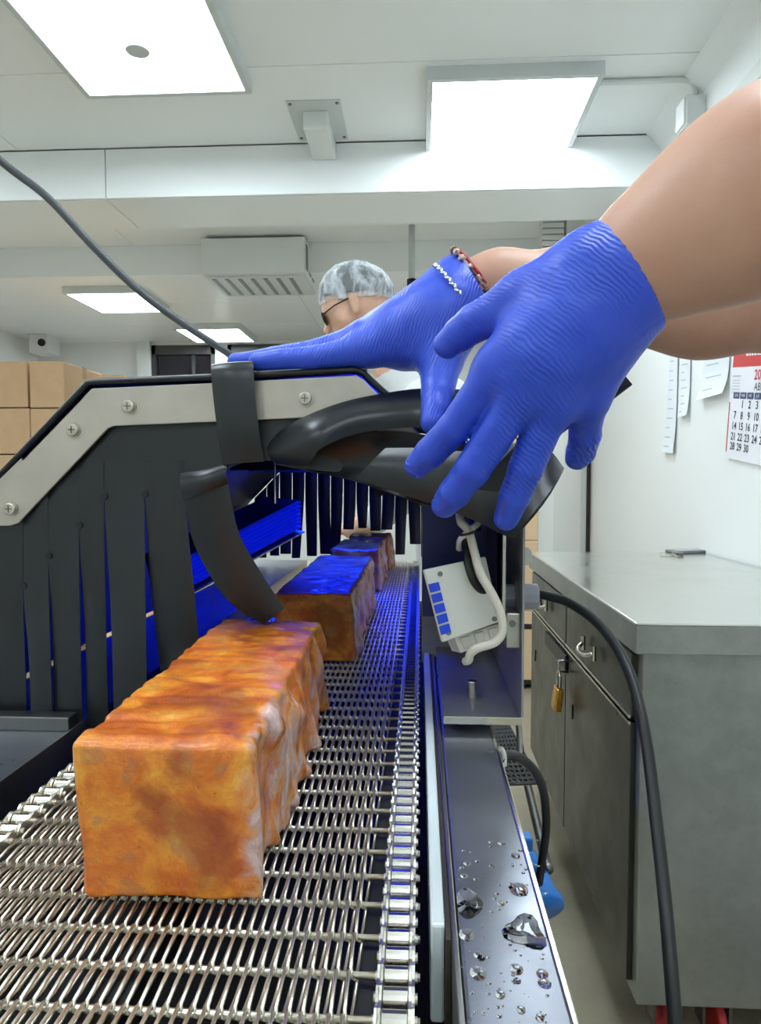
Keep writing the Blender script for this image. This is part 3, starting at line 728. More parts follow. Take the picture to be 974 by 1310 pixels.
for xa in (-.0185, -.2605):
    lk = obj('chain_link', link_mesh(xa), 'belt', belt)
    rl = [obj('roller', cyl(B(), (xa + .0036, YS + o, zb - .0042), (xa + .0143, YS + o, zb - .0042), .00425, 14), 'chrome', lk, bevel=.0004) for o in (0, PIT_ / 2)]
    sides.append((lk, rl))
for r in (rod0, sp0): r.data.polygons.foreach_set('use_smooth', [True] * len(r.data.polygons))
for i in range(1, NR):
    o = Vector((0, PIT_ * i, 0))
    dup(rod0, WP[rod0.name] + o, belt); dup(sp0, WP[sp0.name] + o, belt)
    for lk, rl in sides:
        n_ = dup(lk, WP[lk.name] + o, belt)
        for r in rl: dup(r, WP[r.name] + o, n_)

# ------------------------------------------------------------------ meat blocks
def meat(label, x0, x1, y0, y1, h, seed, skew=0, rag=1.0):
    o = np.array([seed * 3.1, seed * 1.7, seed * 2.3]); c = np.array([(x0 + x1) / 2, (y0 + y1) / 2, zb + h / 2 + .0003]); hs = np.array([(x1 - x0) / 2, (y1 - y0) / 2, h / 2])
    r = .0042
    def f(p):
        q = p - c; zz = q[..., 2] / hs[2]; yy = q[..., 1]
        q = q.copy(); q[..., 0] = q[..., 0] + .0028 * zz + skew * (yy / hs[1] + 1) * -1
        edge = np.clip(q[..., 0] / hs[0], -1, 1)
        n1 = vnoise(p + o, 42); n2 = vnoise(p * np.array([1, 1, .6]) + o, 85); n3 = vnoise((p + o) * np.array([.25, 1, .25]), 150)
        d = np.abs(q) - (hs - r)
        # torn right flank: deep folds running down and forward
        pf = (p + o) * np.array([.3, 1, .45]) + np.stack([0 * yy, q[..., 2] * .35, 0 * yy], -1); fl = vnoise(pf, 46) + .45 * vnoise(pf, 100)
        m = np.clip((q[..., 0] / hs[0] - .55) / .4, 0, 1) * np.clip((yy + hs[1]) / .03, 0, 1)
        top = np.clip((q[..., 2] / hs[2] - .7) / .3, 0, 1)
        s = np.linalg.norm(np.maximum(d, 0), axis=-1) + np.minimum(d.max(-1), 0) - r
        s = s - n1 * .0016 - n2 * .0007 - m * rag * (fl * .0095 - .002 + n2 * .002 + .006 * np.clip(-zz, 0, 1) * 0) * (1 - .6 * top)
        s = s - top * (.0017 * n3)
        return np.maximum(s, zb + .0003 - p[..., 2])
    v, fa = nets(f, c - hs - .012, c + hs + .014, .0021 if rag == 1 else .0035, 1)
    return tag(obj('meat_block', (v, fa), 'meat', smooth=True), label, 'meat', 'spiced meat blocks on the belt')
f0 = P(220, 1155, Z=zb)
xl, xr = P(98, 1152, Z=zb).x, P(332, 1157, Z=zb).x
meat('orange spice-coated meat block nearest the camera, outside the tunnel', xl, xr, f0.y, f0.y + .305, .081, 1, -.004)
meat('orange meat block second in line, front end under the hood curtain', xl + .006, xr + .005, .80, 1.20, .080, 2, -.002, .99)
meat('third meat block, deep in the blue-lit tunnel', xl + .008, xr + .006, 1.31, 1.54, .080, 3, 0, .98)
meat('farthest meat block, near the rear curtain of the tunnel', xl + .014, xr + .012, 1.60, 1.72, .080, 4, 0, .98)

# ------------------------------------------------------------------ tunnel hood
YH, YR = .593, 1.75
tun = thing('tunnel_hood', 'steel sterilising tunnel hood with bolted flange over the wire belt', 'tunnel', (-.16, 1.2, zb))
def h_(px, py, Y=YH): return P(px, py, Y=Y)
outer = [h_(*p) for p in ((-95, 705), (-60, 667), (0, 602), (109, 486), (118, 484), (270, 478), (455, 468), (465, 471), (500, 503), (648, 640))]
zl = zb - .0022
outer = [Vector((outer[0].x, YH, zl))] + outer[0:] + [Vector((outer[-1].x, YH, zl + .10))]
bm = B(); t = .0025
cen = Vector((-.16, YH, zb + .15))
inn = [p + (cen - p).normalized() * t for p in outer]
A0 = [bm.verts.new(p) for p in outer]; A1 = [bm.verts.new(p) for p in inn]
off = Vector((0, YR - YH, 0)); B0 = [bm.verts.new(p + off) for p in outer]; B1 = [bm.verts.new(p + off) for p in inn]
for i in range(len(outer) - 1):
    bm.faces.new((A0[i], A0[i + 1], B0[i + 1], B0[i])); bm.faces.new((A1[i], B1[i], B1[i + 1], A1[i + 1]))
    bm.faces.new((A0[i], A1[i], A1[i + 1], A0[i + 1])); bm.faces.new((B0[i], B0[i + 1], B1[i + 1], B1[i]))
obj('hood_shell', bm, 'steel', tun)
inn2 = [p + (cen - p).normalized() * .006 + Vector((0, .012, 0)) for p in outer]
bm = B(); q = [bm.verts.new(p) for p in inn2]; q2 = [bm.verts.new(p + Vector((0, YR - YH - .03, 0))) for p in inn2]
for i in range(len(inn2) - 1): bm.faces.new((q[i], q[i + 1], q2[i + 1], q2[i]))
obj('inner_lining', bm, 'tunnel_in', tun)
# flange plate
po = [(-88, 712), (0, 618), (117, 497), (290, 489), (456, 480), (466, 486), (490, 510), (600, 618), (640, 668)]
pi_ = [(545, 640), (470, 531), (335, 537), (146, 545), (138, 548), (32, 660), (24, 669), (12, 673), (-60, 673), (-80, 712)]
fy = YH - .003
pl = obj('flange_plate', prism(B(), [P(x, y, Y=fy) for x, y in po + pi_], (0, .003, 0)), 'plate', tun, bevel=.0008)
gk = [P(x, y, Y=YH - .001) for x, y in ((-92, 706), (-60, 672), (0, 608), (112, 491), (120, 489), (270, 483), (455, 473), (464, 476), (500, 510), (630, 640))]
obj('rubber_edging', tube(B(), gk, .0028, 8), 'blackmetal', tun, True)
for x, y in ((165, 520), (94, 550), (14, 651), (391, 510), (536, 580)):
    p = P(x, y, Y=fy)
    b_ = obj('bolt', cyl(B(), p, p + Vector((0, -.004, 0)), .0055, 18), 'bolt', tun, bevel=.0012)
    obj('washer', cyl(B(), p, p + Vector((0, -.001, 0)), .0066, 20), 'steel', b_)
    bm = B(); q = p + Vector((0, -.0043, 0)); box(bm, (q.x - .003, q.y, q.z - .0005), (q.x + .003, q.y + .0006, q.z + .0005)); box(bm, (q.x - .0005, q.y, q.z - .003), (q.x + .0005, q.y + .0006, q.z + .003))
    obj('cross_slot', bm, 'steel_dark', b_)
# unseen blue tubes under the roof, placed for the tunnel's blue glow
zr = P(287, 478, Y=YH).z - .022
for x, zr_ in ((-.17, zr), (-.105, zr)):
    for k in range(4):
        y = 1.0 + k * .11
        obj('blue_lamp_tube', cyl(B(), (x, y, zr_), (x, y + .095, zr_), .007, 12), 'blue', tun, True)
for k in range(5): obj('added_light_baffle', bx((-.27, .991 + k * .11, zr - .055), (-.02, .994 + k * .11, zr - .001)), 'blackmetal', tun)  # added blockers that keep the blue light off the front block
obj('added_light_skirt', bx((-.064, .991, zr - .095), (-.061, 1.434, zr - .001)), 'blackmetal', tun)  # added blocker that shades the right guide and rail from the tubes
# louvred side lamp
a1, a2 = P(236, 716, Y=.76), P(385, 640, Y=.93); b1, b2 = P(244, 752, Y=.76), P(386, 676, Y=.93)
dp = Vector((-.045, .012, .004))
fx_ = obj('louvre_lamp', prism(B(), [a1 + dp * .12, a2 + dp * .12, b2 + dp * .12, b1 + dp * .12], dp), 'blackmetal', tun)
for k in range(7):
    s = (k + .25) / 7; s2 = (k + .8) / 7
    p, q = a1.lerp(b1, s), a2.lerp(b2, s); p2, q2 = a1.lerp(b1, s2), a2.lerp(b2, s2)
    obj('louvre', prism(B(), [p, q, q2, p2], dp * .13), 'bluefin', fx_)
for s in (.35, .9):
    p = a1.lerp(a2, s) + dp * .5; obj('hanger_rod', cyl(B(), p, (p.x, p.y, p.z + .12), .0022, 8), 'chrome', fx_)
obj('lamp_tray', prism(B(), [b1 + dp * -.1 + Vector((0, 0, -.003)), b2 + dp * -.1 + Vector((0, 0, -.003)), b2 + dp + Vector((0, 0, -.003)), b1 + dp + Vector((0, 0, -.003))], (0, 0, -.002)), 'steel', fx_)
# open electrical compartment at the right end of the flange
cxl, cxr, cy0, cy1, czf = .0205, .0865, .592, .85, zb + .0085
czt = zb + .19
obj('compartment_floor', bx((cxl, cy0, czf - .002), (cxr, cy1, czf)), 'compsteel', tun, bevel=.0008)
obj('floor_lip', bx((cxl, cy0 - .002, czf - .004), (cxr + .0015, cy0, czf + .003)), 'chrome', tun, bevel=.0008)
obj('compartment_wall', bx((cxr, cy0, czf - .002), (cxr + .0018, cy1, czt)), 'compsteel', tun)
obj('compartment_back', bx((.003, cy1, czf - .02), (cxr, cy1 + .002, czt)), 'compsteel', tun)
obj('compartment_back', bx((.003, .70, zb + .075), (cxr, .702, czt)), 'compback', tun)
p = P(604, 893, Z=czf)
obj('stud', cyl(B(), (p.x, p.y, czf), (p.x, p.y, czf + .0165), .0046, 16), 'chrome', tun, bevel=.0008)
obj('hinge_bracket', bx((cxr - .012, cy0 + .01, P(655, 830, Y=.6).z), (cxr, cy0 + .05, P(655, 785, Y=.6).z)), 'steel', tun, bevel=.001)
p = P(656, 798, Y=cy0 + .009); obj('bracket_screw', cyl(B(), p, p + Vector((0, .003, 0)), .003, 10), 'steel_dark', tun)
p = P(666, 712, Y=.66); obj('latch_tab', prism(B(), [P(662, 700, Y=.66), P(676, 700, Y=.66), P(681, 705, Y=.66), P(681, 718, Y=.66), P(676, 723, Y=.66), P(662, 723, Y=.66)], (0, .006, 0)), 'steel', tun, bevel=.001)
g = P(668, 763, Y=.635); gz = g.z
gl = obj('cable_gland', cyl(B(), (cxr + .0018, .635, gz), (cxr + .020, .635, gz), .0115, 20), 'gland', tun, bevel=.0015)
obj('gland_nut', cyl(B(), (cxr - .0125, .635, gz), (cxr - .0005, .635, gz), .0118, 6), 'gland', gl, bevel=.0015)
obj('gland_collar', cyl(B(), (cxr - .0005, .635, gz), (cxr + .004, .635, gz), .0135, 20), 'gland', gl, bevel=.001)

# terminal box tilted in the compartment
tb = thing('terminal_box', 'tilted white terminal plate with blue labels inside the open compartment', 'terminal box', P(600, 800, Y=.6))
q = [P(543, 729, Y=.588), P(622, 712, Y=.61), P(641, 795, Y=.605), P(567, 822, Y=.585)]
nr = (q[1] - q[0]).cross(q[3] - q[0]).normalized()
if nr.y < 0: nr = -nr
obj('cover', prism(B(), q, nr * .005), 'whiteplastic', tb, bevel=.0012)
def qp(s, t, d=0): return q[0].lerp(q[1], s).lerp(q[3].lerp(q[2], s), t) - nr * d
for s, t_ in ((.22, .1), (.12, .9), (.9, .93)): obj('screw', cyl(B(), qp(s, t_), qp(s, t_, .0012), .0022, 12), 'steel_dark', tb)
for k in range(5):
    t0, t1 = .2 + k * .145, .2 + k * .145 + .115
    obj('blue_label', prism(B(), [qp(.0, t0, .0002), qp(.16, t0, .0002), qp(.16, t1, .0002), qp(.0, t1, .0002)], -nr * .0012), 'labelblue', tb)
bq = [P(581, 815, Y=.60), P(640, 797, Y=.612), P(643, 815, Y=.612), P(590, 836, Y=.60)]
obj('connector', prism(B(), bq, nr * .02), 'whiteplastic', tb, bevel=.001)
for k in range(3):
    s = .1 + k * .3; f_ = lambda s, t, d: bq[0].lerp(bq[1], s).lerp(bq[3].lerp(bq[2], s), t) - nr * d
    obj('terminal', prism(B(), [f_(s, .15, .0), f_(s + .2, .15, .0), f_(s + .2, .8, .0), f_(s, .8, .0)], -nr * .002), 'ivory', tb, bevel=.0005)
wp = [(588, 655, .64), (590, 668, .62), (600, 680, .61), (607, 706, .60), (616, 735, .592), (631, 762, .586), (641, 786, .584), (643, 808, .584), (633, 822, .584), (612, 829, .586), (602, 836, .59), (600, 844, .594), (596, 846, .60)]
tag(obj('white_cable', tube(B(), spline([P(x, y, Y=Y) for x, y, Y in wp], 6), .0037, 12), 'ivory', smooth=True), 'thick white cable looping in front of the terminal plate', 'cable')
wp = [(602, 655, .645), (606, 672, .63), (600, 682, .615), (596, 696, .612), (599, 720, .60), (607, 744, .598), (622, 759, .61), (645, 763, .63)]
tag(obj('inner_cable', tube(B(), spline([P(x, y, Y=Y) for x, y, Y in wp], 6), .0036, 12), 'blackcable', smooth=True), 'black cable inside the compartment running into the grey gland', 'cable')
wp = [(612, 656, .65), (612, 668, .63), (603, 678, .612), (590, 690, .615), (588, 702, .625)]
tag(obj('short_wire', tube(B(), spline([P(x, y, Y=Y) for x, y, Y in wp], 6), .0032, 12), 'whiteplastic', smooth=True), 'short white wire tied under the raised rubber strip', 'cable')
c_ = P(602, 681, Y=.608)
tag(obj('cable_tie', tube(B(), [c_ + Vector((.0085 * math.cos(s), .008 * math.sin(s), .0025 * math.cos(s))) for s in np.linspace(0, 2 * PI, 18)], .0011, 6), 'blackmetal', smooth=True), 'black cable tie around the white wires', 'cable tie')

# ------------------------------------------------------------------ cables
wp = [(686, 760, .635), (700, 762, .632), (730, 772, .62), (765, 797, .59), (795, 838, .55), (815, 890, .52), (829, 960, .49), (840, 1050, .46), (851, 1150, .43), (858, 1230, .41), (864, 1310, .395), (870, 1420, .38), (873, 1600, .37)]
tag(obj('power_cable', tube(B(), spline([P(x, y, Y=Y) for x, y, Y in wp], 8), .0042, 12), 'blackcable', smooth=True), 'long black power cable curving from grey gland down past the steel cabinet', 'cable')
wp = [(-210, 10, .60), (-100, 112, .64), (0, 205, .68), (60, 252, .69), (120, 316, .70), (180, 374, .71), (240, 418, .72), (285, 447, .73), (300, 458, .735)]
tag(obj('supply_cable', tube(B(), spline([Vector((-.78, .56, ZC - .001)), Vector((-.74, .57, 2.2))] + [P(x, y, Y=Y) for x, y, Y in wp], 8), .0039, 12), 'greycable', smooth=True), 'dark grey cable hanging from upper left down to the hood top', 'cable')
wp = [(640, 970, .64), (655, 966, .66), (672, 974, .70), (688, 992, .74), (697, 1020, .77), (699, 1060, .79), (694, 1100, .80), (688, 1140, .80), (684, 1165, .80)]
tag(obj('plug_cable', tube(B(), spline([P(x, y, Y=Y) for x, y, Y in wp], 8), .0048, 12), 'blackcable', smooth=True), 'thick black cable looping from the rail down to the blue plug', 'cable')
pc = P(676, 1130, Y=.80)
t = thing('blue_plug', 'blue industrial plug and socket hanging beside the steel rail', 'plug', pc - Vector((0, 0, .07)))
def pp(x, y, Y=.80): return P(x, y, Y=Y)
obj('plug_body', tube(B(), [pp(660, 1080, .84), pp(672, 1105, .83), pp(680, 1125, .82)], [.016, .018, .02], 20), 'plugblue', t, True)
obj('plug_collar', tube(B(), [pp(678, 1122, .82), pp(687, 1150, .81), pp(690, 1165, .80)], [.022, .026, .026], 24), 'plugblue', t, True)
obj('socket_flange', tube(B(), [pp(686, 1150, .81), pp(688, 1158, .805), pp(690, 1165, .80)], [.030, .031, .030], 28), 'plugblue', t, True)
obj('socket_body', tube(B(), [pp(668, 1180, .80), pp(690, 1168, .80)], [.021, .024], 20), 'plugdark', t, True)
obj('latch', bx(pp(664, 1078, .82) - Vector((.006, .01, .006)), pp(674, 1074, .82) + Vector((.006, .01, .006))), 'plugblue', t, bevel=.002)

# water drops on the right rail
bm = B(); rs = random.Random(5)
def drop(cx_, cy_, rx, ry, hgt, wob=0, ph=0):
    n, m = 18, 5; rings = []
    for j in range(m):
        a_ = PI / 2 * j / m; rr = math.cos(a_) ** .6
        rings.append([bm.verts.new((cx_ + rx * rr * (1 + wob * math.cos(3 * 2 * PI * k / n + ph)) * math.cos(2 * PI * k / n), cy_ + ry * rr * (1 + wob * math.cos(3 * 2 * PI * k / n + ph)) * math.sin(2 * PI * k / n), rz + .0001 + hgt * math.sin(a_))) for k in range(n)])
    tp = bm.verts.new((cx_, cy_, rz + .0001 + hgt)); bm.faces.new(rings[0][::-1])
    for a_, b_ in zip(rings, rings[1:]):
        for k in range(n): bm.faces.new((a_[k], a_[(k + 1) % n], b_[(k + 1) % n], b_[k]))
    for k in range(n): bm.faces.new((rings[-1][k], rings[-1][(k + 1) % n], tp))
def dpx(x, y, rpx, asp=1.0, wob=0, hf=.2, ph=0):
    p = P(x, y, Z=rz); r = rpx * p.y / F; drop(p.x, p.y, r, r * asp, min(r * hf, .0028), wob, ph)
for a_ in ((664, 1138, 12, 1.3), (660, 1095, 6, 1.2), (672, 1192, 26, 1.3, .22, .14, 2.6), (600, 1155, 17, 2.0, .1, .12), (598, 1196, 11, 1.2), (612, 1245, 11, 1.3), (661, 1240, 9, 1.2), (662, 1255, 5, 1.2), (694, 1246, 8, 1.2), (697, 1258, 9, 1.1),
           (640, 1272, 7, 1.2), (639, 1300, 4, 1), (667, 1292, 6, 1.3), (691, 1302, 6, 1.2), (594, 1121, 5, 1.1), (598, 1105, 5, 1.1), (628, 1078, 3, 1), (642, 1079, 5, 1), (641, 1156, 5, 1.2), (612, 1222, 6, 1.2), (616, 1226, 5, 1.2)): dpx(*a_)
for k in range(110):
    dpx(rs.uniform(585, 700), rs.uniform(1075, 1308), rs.uniform(.8, 3.0), rs.uniform(.9, 1.3), 0, .25)
w = obj('water_drops', bm, 'water', smooth=True); tag(w, 'clear water drops scattered over the near end of the right steel rail', 'water', kind='stuff')

# ------------------------------------------------------------------ strip curtains
cur = thing('strip_curtain', 'slit black rubber strip curtain at the tunnel entrance, right strips pulled up', 'curtain', P(150, 935, Y=.6))
YC = YH + .0045
def R_(name, L, Rr, par=cur, **k): return soft(obj(name, ribbon(L, Rr, **k), 'rubber', par, True))
def e3(pts, Y=YC): return [P(p[0], p[1], Y=(p[2] if len(p) > 2 else Y)) for p in pts]
# slit lines: hole x,y then the gap edges down to the bottom end
slits = [(-58, 780, -54, -52), (-12, 770, -8, -3), (30, 750, 36, 41), (62, 711, 68, 70), (101, 672, 106, 113), (133, 635, 139, 147), (185, 632, 189, 208)]
bot = [938, 936, 935, 934, 930, 925, 900]
for i in range(len(slits) - 1):
    (xa, ya, _, ra), (xb, yb_, lb, _) = slits[i], slits[i + 1]
    yt = 560 if xb < 120 else 530
    bl_ = bot[i]
    w_ = .004 * math.sin(i * 2.1)
    g1 = .9 if i else 0
    L = [(xa + g1, min(yt + 60, ya - 20)), (xa + g1, ya), (xa + .5 * (ra - xa) + 2.5, (ya + bl_) / 2, YC + w_), (ra, bl_, YC + w_ * 1.5)]
    Rr = [(xb, min(yt + 60, yb_ - 20)), (xb, yb_), (xb + .5 * (lb - xb) - .5, (yb_ + bl_) / 2, YC + w_), (lb, bl_, YC + w_ * 1.5)]
    ht = min(yt + 60, ya - 20) if i == 0 else 0
    L = [(p[0], p[1]) + tuple(p[2:]) for p in L]
    R_('curtain_strip', e3(L), e3(Rr), bulge=.0012)
# strip between hole 185 and 236, hanging slightly inward
R_('curtain_strip', e3([(186, 590), (186, 632), (194, 752, YC + .004), (206, 858, YC + .012)]), e3([(236, 590), (236, 627), (247, 740, YC + .004), (256, 830, YC + .012)]), bulge=.002)
# sheet above the slits, behind the flange
shl = [(-58, 685), (-12, 655), (30, 622), (62, 590), (101, 548), (133, 522), (186, 515), (236, 512), (280, 510), (330, 508), (400, 500), (470, 505), (540, 560)]
shb = [(-58, 782), (-12, 772), (30, 752), (62, 713), (101, 674), (133, 638), (186, 634), (236, 630), (286, 602, YC - .006), (332, 588, YC - .002), (395, 600), (470, 612), (545, 650)]
R_('upper_sheet', e3(shl, YC + .0004), e3(shb, YC + .0004), nu=4, nv=10, bulge=.0)
# punched holes at the slit tops
for x, y in ((30, 750), (62, 711), (101, 672), (133, 635), (185, 632), (236, 627)):
    p = P(x, y, Y=YC - .0026); obj('slit_hole', cyl(B(), p, p + Vector((0, .002, 0)), .0030, 14), 'dark', cur)
# fold where the displaced strip is pushed aside
R_('curtain_strip', e3([(236, 627, YC - .002), (247, 690, YC + .004), (277, 748, YC + .012), (305, 779, YC + .020), (338, 798, YC + .026)]),
   e3([(288, 600, YC - .004), (304, 676, YC + .004), (324, 716, YC + .012), (345, 750, YC + .020), (364, 778, YC + .026)]), nu=8, bulge=.004)
R_('fold', e3([(232, 606, YC - .003), (262, 602, YC - .008), (292, 594, YC - .006)]), e3([(236, 640, YC - .002), (264, 628, YC - .010), (291, 618, YC - .005)]), nu=8, bulge=.005)
# strip folded over the top of the flange
R_('folded_strip', e3([(276, 474, .66), (272, 468, .60), (271, 472, .584), (273, 500, .581), (279, 550, .582), (286, 594, .590)]),
   e3([(322, 470, .66), (322, 464, .60), (324, 468, .584), (326, 500, .580), (331, 550, .582), (338, 590, .590)]), nu=6, bulge=.004)
# raised strip sweeping right under the hands
R_('raised_strip', e3([(342, 572, .598), (360, 552, .588), (395, 532, .578), (445, 514, .582), (500, 503, .588), (545, 498, .585), (600, 500, .56)]),
   e3([(352, 592, .600), (392, 594, .575), (410, 574, .56), (450, 556, .568), (500, 548, .572), (550, 547, .568), (605, 552, .545)]), nu=8, bulge=.008)
# lower layer: darker, hollow underside and long tongue
R_('raised_strip', e3([(396, 592, .602), (405, 570, .585), (450, 556, .578), (510, 552, .580), (570, 560, .565), (625, 572, .545)]),
   e3([(350, 592, .604), (405, 604, .60), (455, 616, .59), (520, 638, .565), (590, 656, .54), (650, 676, .52)]), nu=8, bulge=-.010)
R_('raised_strip', e3([(494, 574, .565), (540, 574, .55), (590, 578, .53), (650, 568, .50), (698, 574, .478), (722, 600, .466)]),
   e3([(456, 612, .57), (510, 630, .555), (570, 650, .535), (618, 670, .51), (644, 684, .484), (657, 687, .470)]), nu=8, bulge=lambda s: .004 + .010 * s)
# straight strip end sticking out behind the hand
R_('raised_strip', e3([(793, 473, .46), (740, 505, .462), (690, 540, .468), (640, 590, .478), (600, 625, .49)]), e3([(809, 492, .455), (764, 526, .457), (720, 554, .462), (695, 585, .472), (650, 630, .484)]), nu=6)
p = P(622, 607, Y=.472); obj('punched_hole', cyl(B(), p, p + Vector((0, -.001, 0)), .0024, 14), 'whiteplastic', cur)
# rear curtain
rc = thing('rear_curtain', 'black rubber strip curtain at the far end of the tunnel', 'curtain', (-.16, YR, zb + .07))
zs = zb + .060; nS = 15; w0 = (.068 + .412) / nS
def roof_z(x):
    pr = [(p.x, p.z) for p in outer[1:-1]]
    for (xa, za), (xb_, zb_) in zip(pr, pr[1:]):
        if xa <= x <= xb_: return za + (zb_ - za) * (x - xa) / max(xb_ - xa, 1e-6)
    return zb + .15
for i in range(nS):
    x0 = -.412 + i * w0; gap = [.0025, .005, .003, .007, .004][i % 5]; zz = zb + (.083 + .003 * (i % 3) if 7 <= i <= 10 else .05 if i == 12 else .014 + .005 * (i % 3))
    d = .004 * math.sin(i * 1.7); tl_ = min(roof_z(x0 + .001), CAM.z + .09) - .009; tr_ = min(roof_z(x0 + w0 - .001), CAM.z + .09) - .009
    R_('curtain_strip', [Vector((x0, YR - .01, tl_)), Vector((x0, YR - .01, min(zs + .1, tl_ - .02))), Vector((x0 + .001 + d, YR - .008 + d, zz))], [Vector((x0 + w0 - .001, YR - .01, tr_)), Vector((x0 + w0 - .0016 - gap * .3, YR - .01, min(zs + .1, tr_ - .02))), Vector((x0 + w0 - gap * 1.6 + d, YR - .008 + d * .5, zz))], rc, nu=4, nv=3, bulge=.003)

# ------------------------------------------------------------------ person whose gloved hands hold the curtain
def hand(name, m, palm, fingers, k, cut, par, s=.0018):
    fp = field(palm, k); ff = [field([q[:4] for q in c], .0015) for c in fingers]
    lo, hi = cones_bounds(palm + sum(fingers, []), .006)
    pt, nn = np.array(cut[0]), np.array(cut[1]); nn = nn / np.linalg.norm(nn)
    def f(p):
        a = fp(p); r = None
        for g in ff:
            q = smin(a, g(p), .011); r = q if r is None else smin(r, q, .0015)
        return np.maximum(r + .0003 * vnoise(p, 140), (p - pt) @ nn)
    v, fa = nets(f, lo, hi, s, 2); return obj(name, (v, fa), m, par, True)
T = lambda x, y, Y: tuple(P(x, y, Y=Y))
person = thing('person', 'person reaching in from the right with bare forearms, blue gloves and bracelets', 'person', (.62, .45, 0))
# near (left) hand
WL = T(800, 354, .388)
def fin(pts, rs, kk=.006): return [(pts[i], pts[i + 1], rs[i], rs[i + 1], kk) for i in range(len(pts) - 1)]
near = []
near += [(T(838, 328, .389), T(788, 362, .389), .0325, .0290, .01)]
mc = [((778, 345, .387), (640, 470, .398), .017, .0128), ((790, 358, .384), (674, 492, .394), .018, .0135), ((803, 372, .385), (710, 506, .396), .018, .0130), ((812, 384, .389), (750, 506, .403), .0165, .012)]
near += [(T(*a), T(*b), ra, rb, .013) for a, b, ra, rb in mc]
near += [(T(735, 420, .392), T(700, 450, .394), .029, .027, .012), (T(745, 352, .392), T(675, 380, .403), .020, .0145, .014)]
nf = [fin([T(640, 470, .398), T(580, 550, .412), T(551, 579, .424), T(534, 596, .434)], [.0118, .0099, .0092, .0078]),
      fin([T(674, 492, .394), T(605, 600, .408), T(582, 630, .420), T(569, 646, .430)], [.0122, .0102, .0094, .0080]),
      fin([T(710, 506, .396), T(674, 597, .410), T(659, 635, .420), T(648, 663, .430)], [.0120, .0100, .0091, .0077]),
      fin([T(750, 506, .403), T(749, 554, .425), T(744, 577, .445), T(739, 586, .455)], [.0112, .0094, .0090, .0078]),
      fin([T(670, 382, .404), T(608, 413, .418), T(590, 427, .423), T(573, 441, .428)], [.0138, .0112, .0102, .0085])]
ax = Vector(T(900, 286, .379)) - Vector(WL); ax.normalize()
cutp = Vector(T(796, 352, .388)) + ax * .004
gl1 = hand('near_glove', 'glove_near', near, nf, .010, (cutp, ax), person)
# far (right) hand lying on the hood
far = []
WRr = T(606, 362, .615)
far += [(T(632, 366, .618), T(596, 370, .614), .0255, .0268, .012)]
far += [(T(590, 388, .600), T(474, 446, .592), .021, .0135, .016), (T(585, 378, .612), T(462, 437, .606), .021, .0138, .016), (T(584, 366, .622), T(470, 430, .622), .020, .013, .016), (T(588, 362, .632), T(492, 420, .638), .018, .012, .016)]
far += [(T(560, 408, .600), T(520, 432, .602), .030, .027, .016)]
far += [(T(585, 400, .600), T(564, 455, .587), .023, .018, .018)]
ff_ = [fin([T(474, 446, .592), T(405, 458, .596), T(362, 461, .600), T(330, 463, .603)], [.0130, .0106, .0096, .0078]),
       fin([T(462, 437, .606), T(390, 453, .612), T(342, 460, .616), T(302, 463, .618)], [.0130, .0104, .0096, .0076]),
       fin([T(470, 430, .622), T(400, 450, .632), T(350, 457, .636), T(314, 462, .638)], [.0126, .0102, .0094, .0076]),
       fin([T(492, 420, .638), T(430, 444, .650), T(390, 455, .654), T(362, 460, .656)], [.0116, .0094, .0088, .0072]),
       fin([T(564, 455, .587), T(560, 505, .566), T(557, 525, .556), T(553, 541, .549)], [.0175, .0132, .0110, .0090])]
axr = Vector(T(740, 374, .622)) - Vector(T(606, 362, .615)); axr.normalize()
cut2 = Vector(T(608, 362, .615))
gl2 = hand('far_glove', 'glove_far', far, ff_, .012, (cut2, (RT * .82 + UP * .45 + FW * -.2)), person)
# body: arms, torso, neck and head in one skin
body = []
body += [(T(785, 362, .388), T(830, 331, .387), .0235, .0290, .02), (T(830, 331, .387), T(905, 289, .380), .0290, .0365, .02), (T(905, 289, .380), T(985, 244, .372), .0365, .0428, .02), (T(985, 244, .372), (.285, .355, 1.40), .0428, .046, .03)]
SL, SR = (.56, .26, 1.44), (.60, .62, 1.44)
body += [((.285, .355, 1.40), SL, .048, .058, .03)]
body += [(T(594, 370, .613), T(640, 366, .618), .0215, .0258, .02), (T(640, 366, .618), T(740, 375, .622), .0275, .037, .02), (T(740, 375, .622), T(900, 386, .622), .037, .0415, .02), (T(900, 386, .622), (.335, .62, 1.352), .0415, .044, .03)]
body += [((.335, .62, 1.352), SR, .044, .056, .03)]
body += [(SL, SR, .075, .075, .05), ((.62, .36, 1.36), (.64, .40, 1.0), .115, .115, .06), ((.62, .52, 1.36), (.64, .48, 1.0), .115, .115, .06), ((.60, .44, 1.45), (.565, .44, 1.585), .062, .058, .04)]
hc = Vector((.535, .44, 1.67)); fwd = Vector((-.9, .0, -.44)).normalized(); lf = Vector((0, -1, 0)); upv = lf.cross(fwd) * -1
if upv.z < 0: upv = -upv
def HM(hc, fwd, lf, upv): return lambda x, y, z: tuple(hc + fwd * x + lf * y + upv * z)
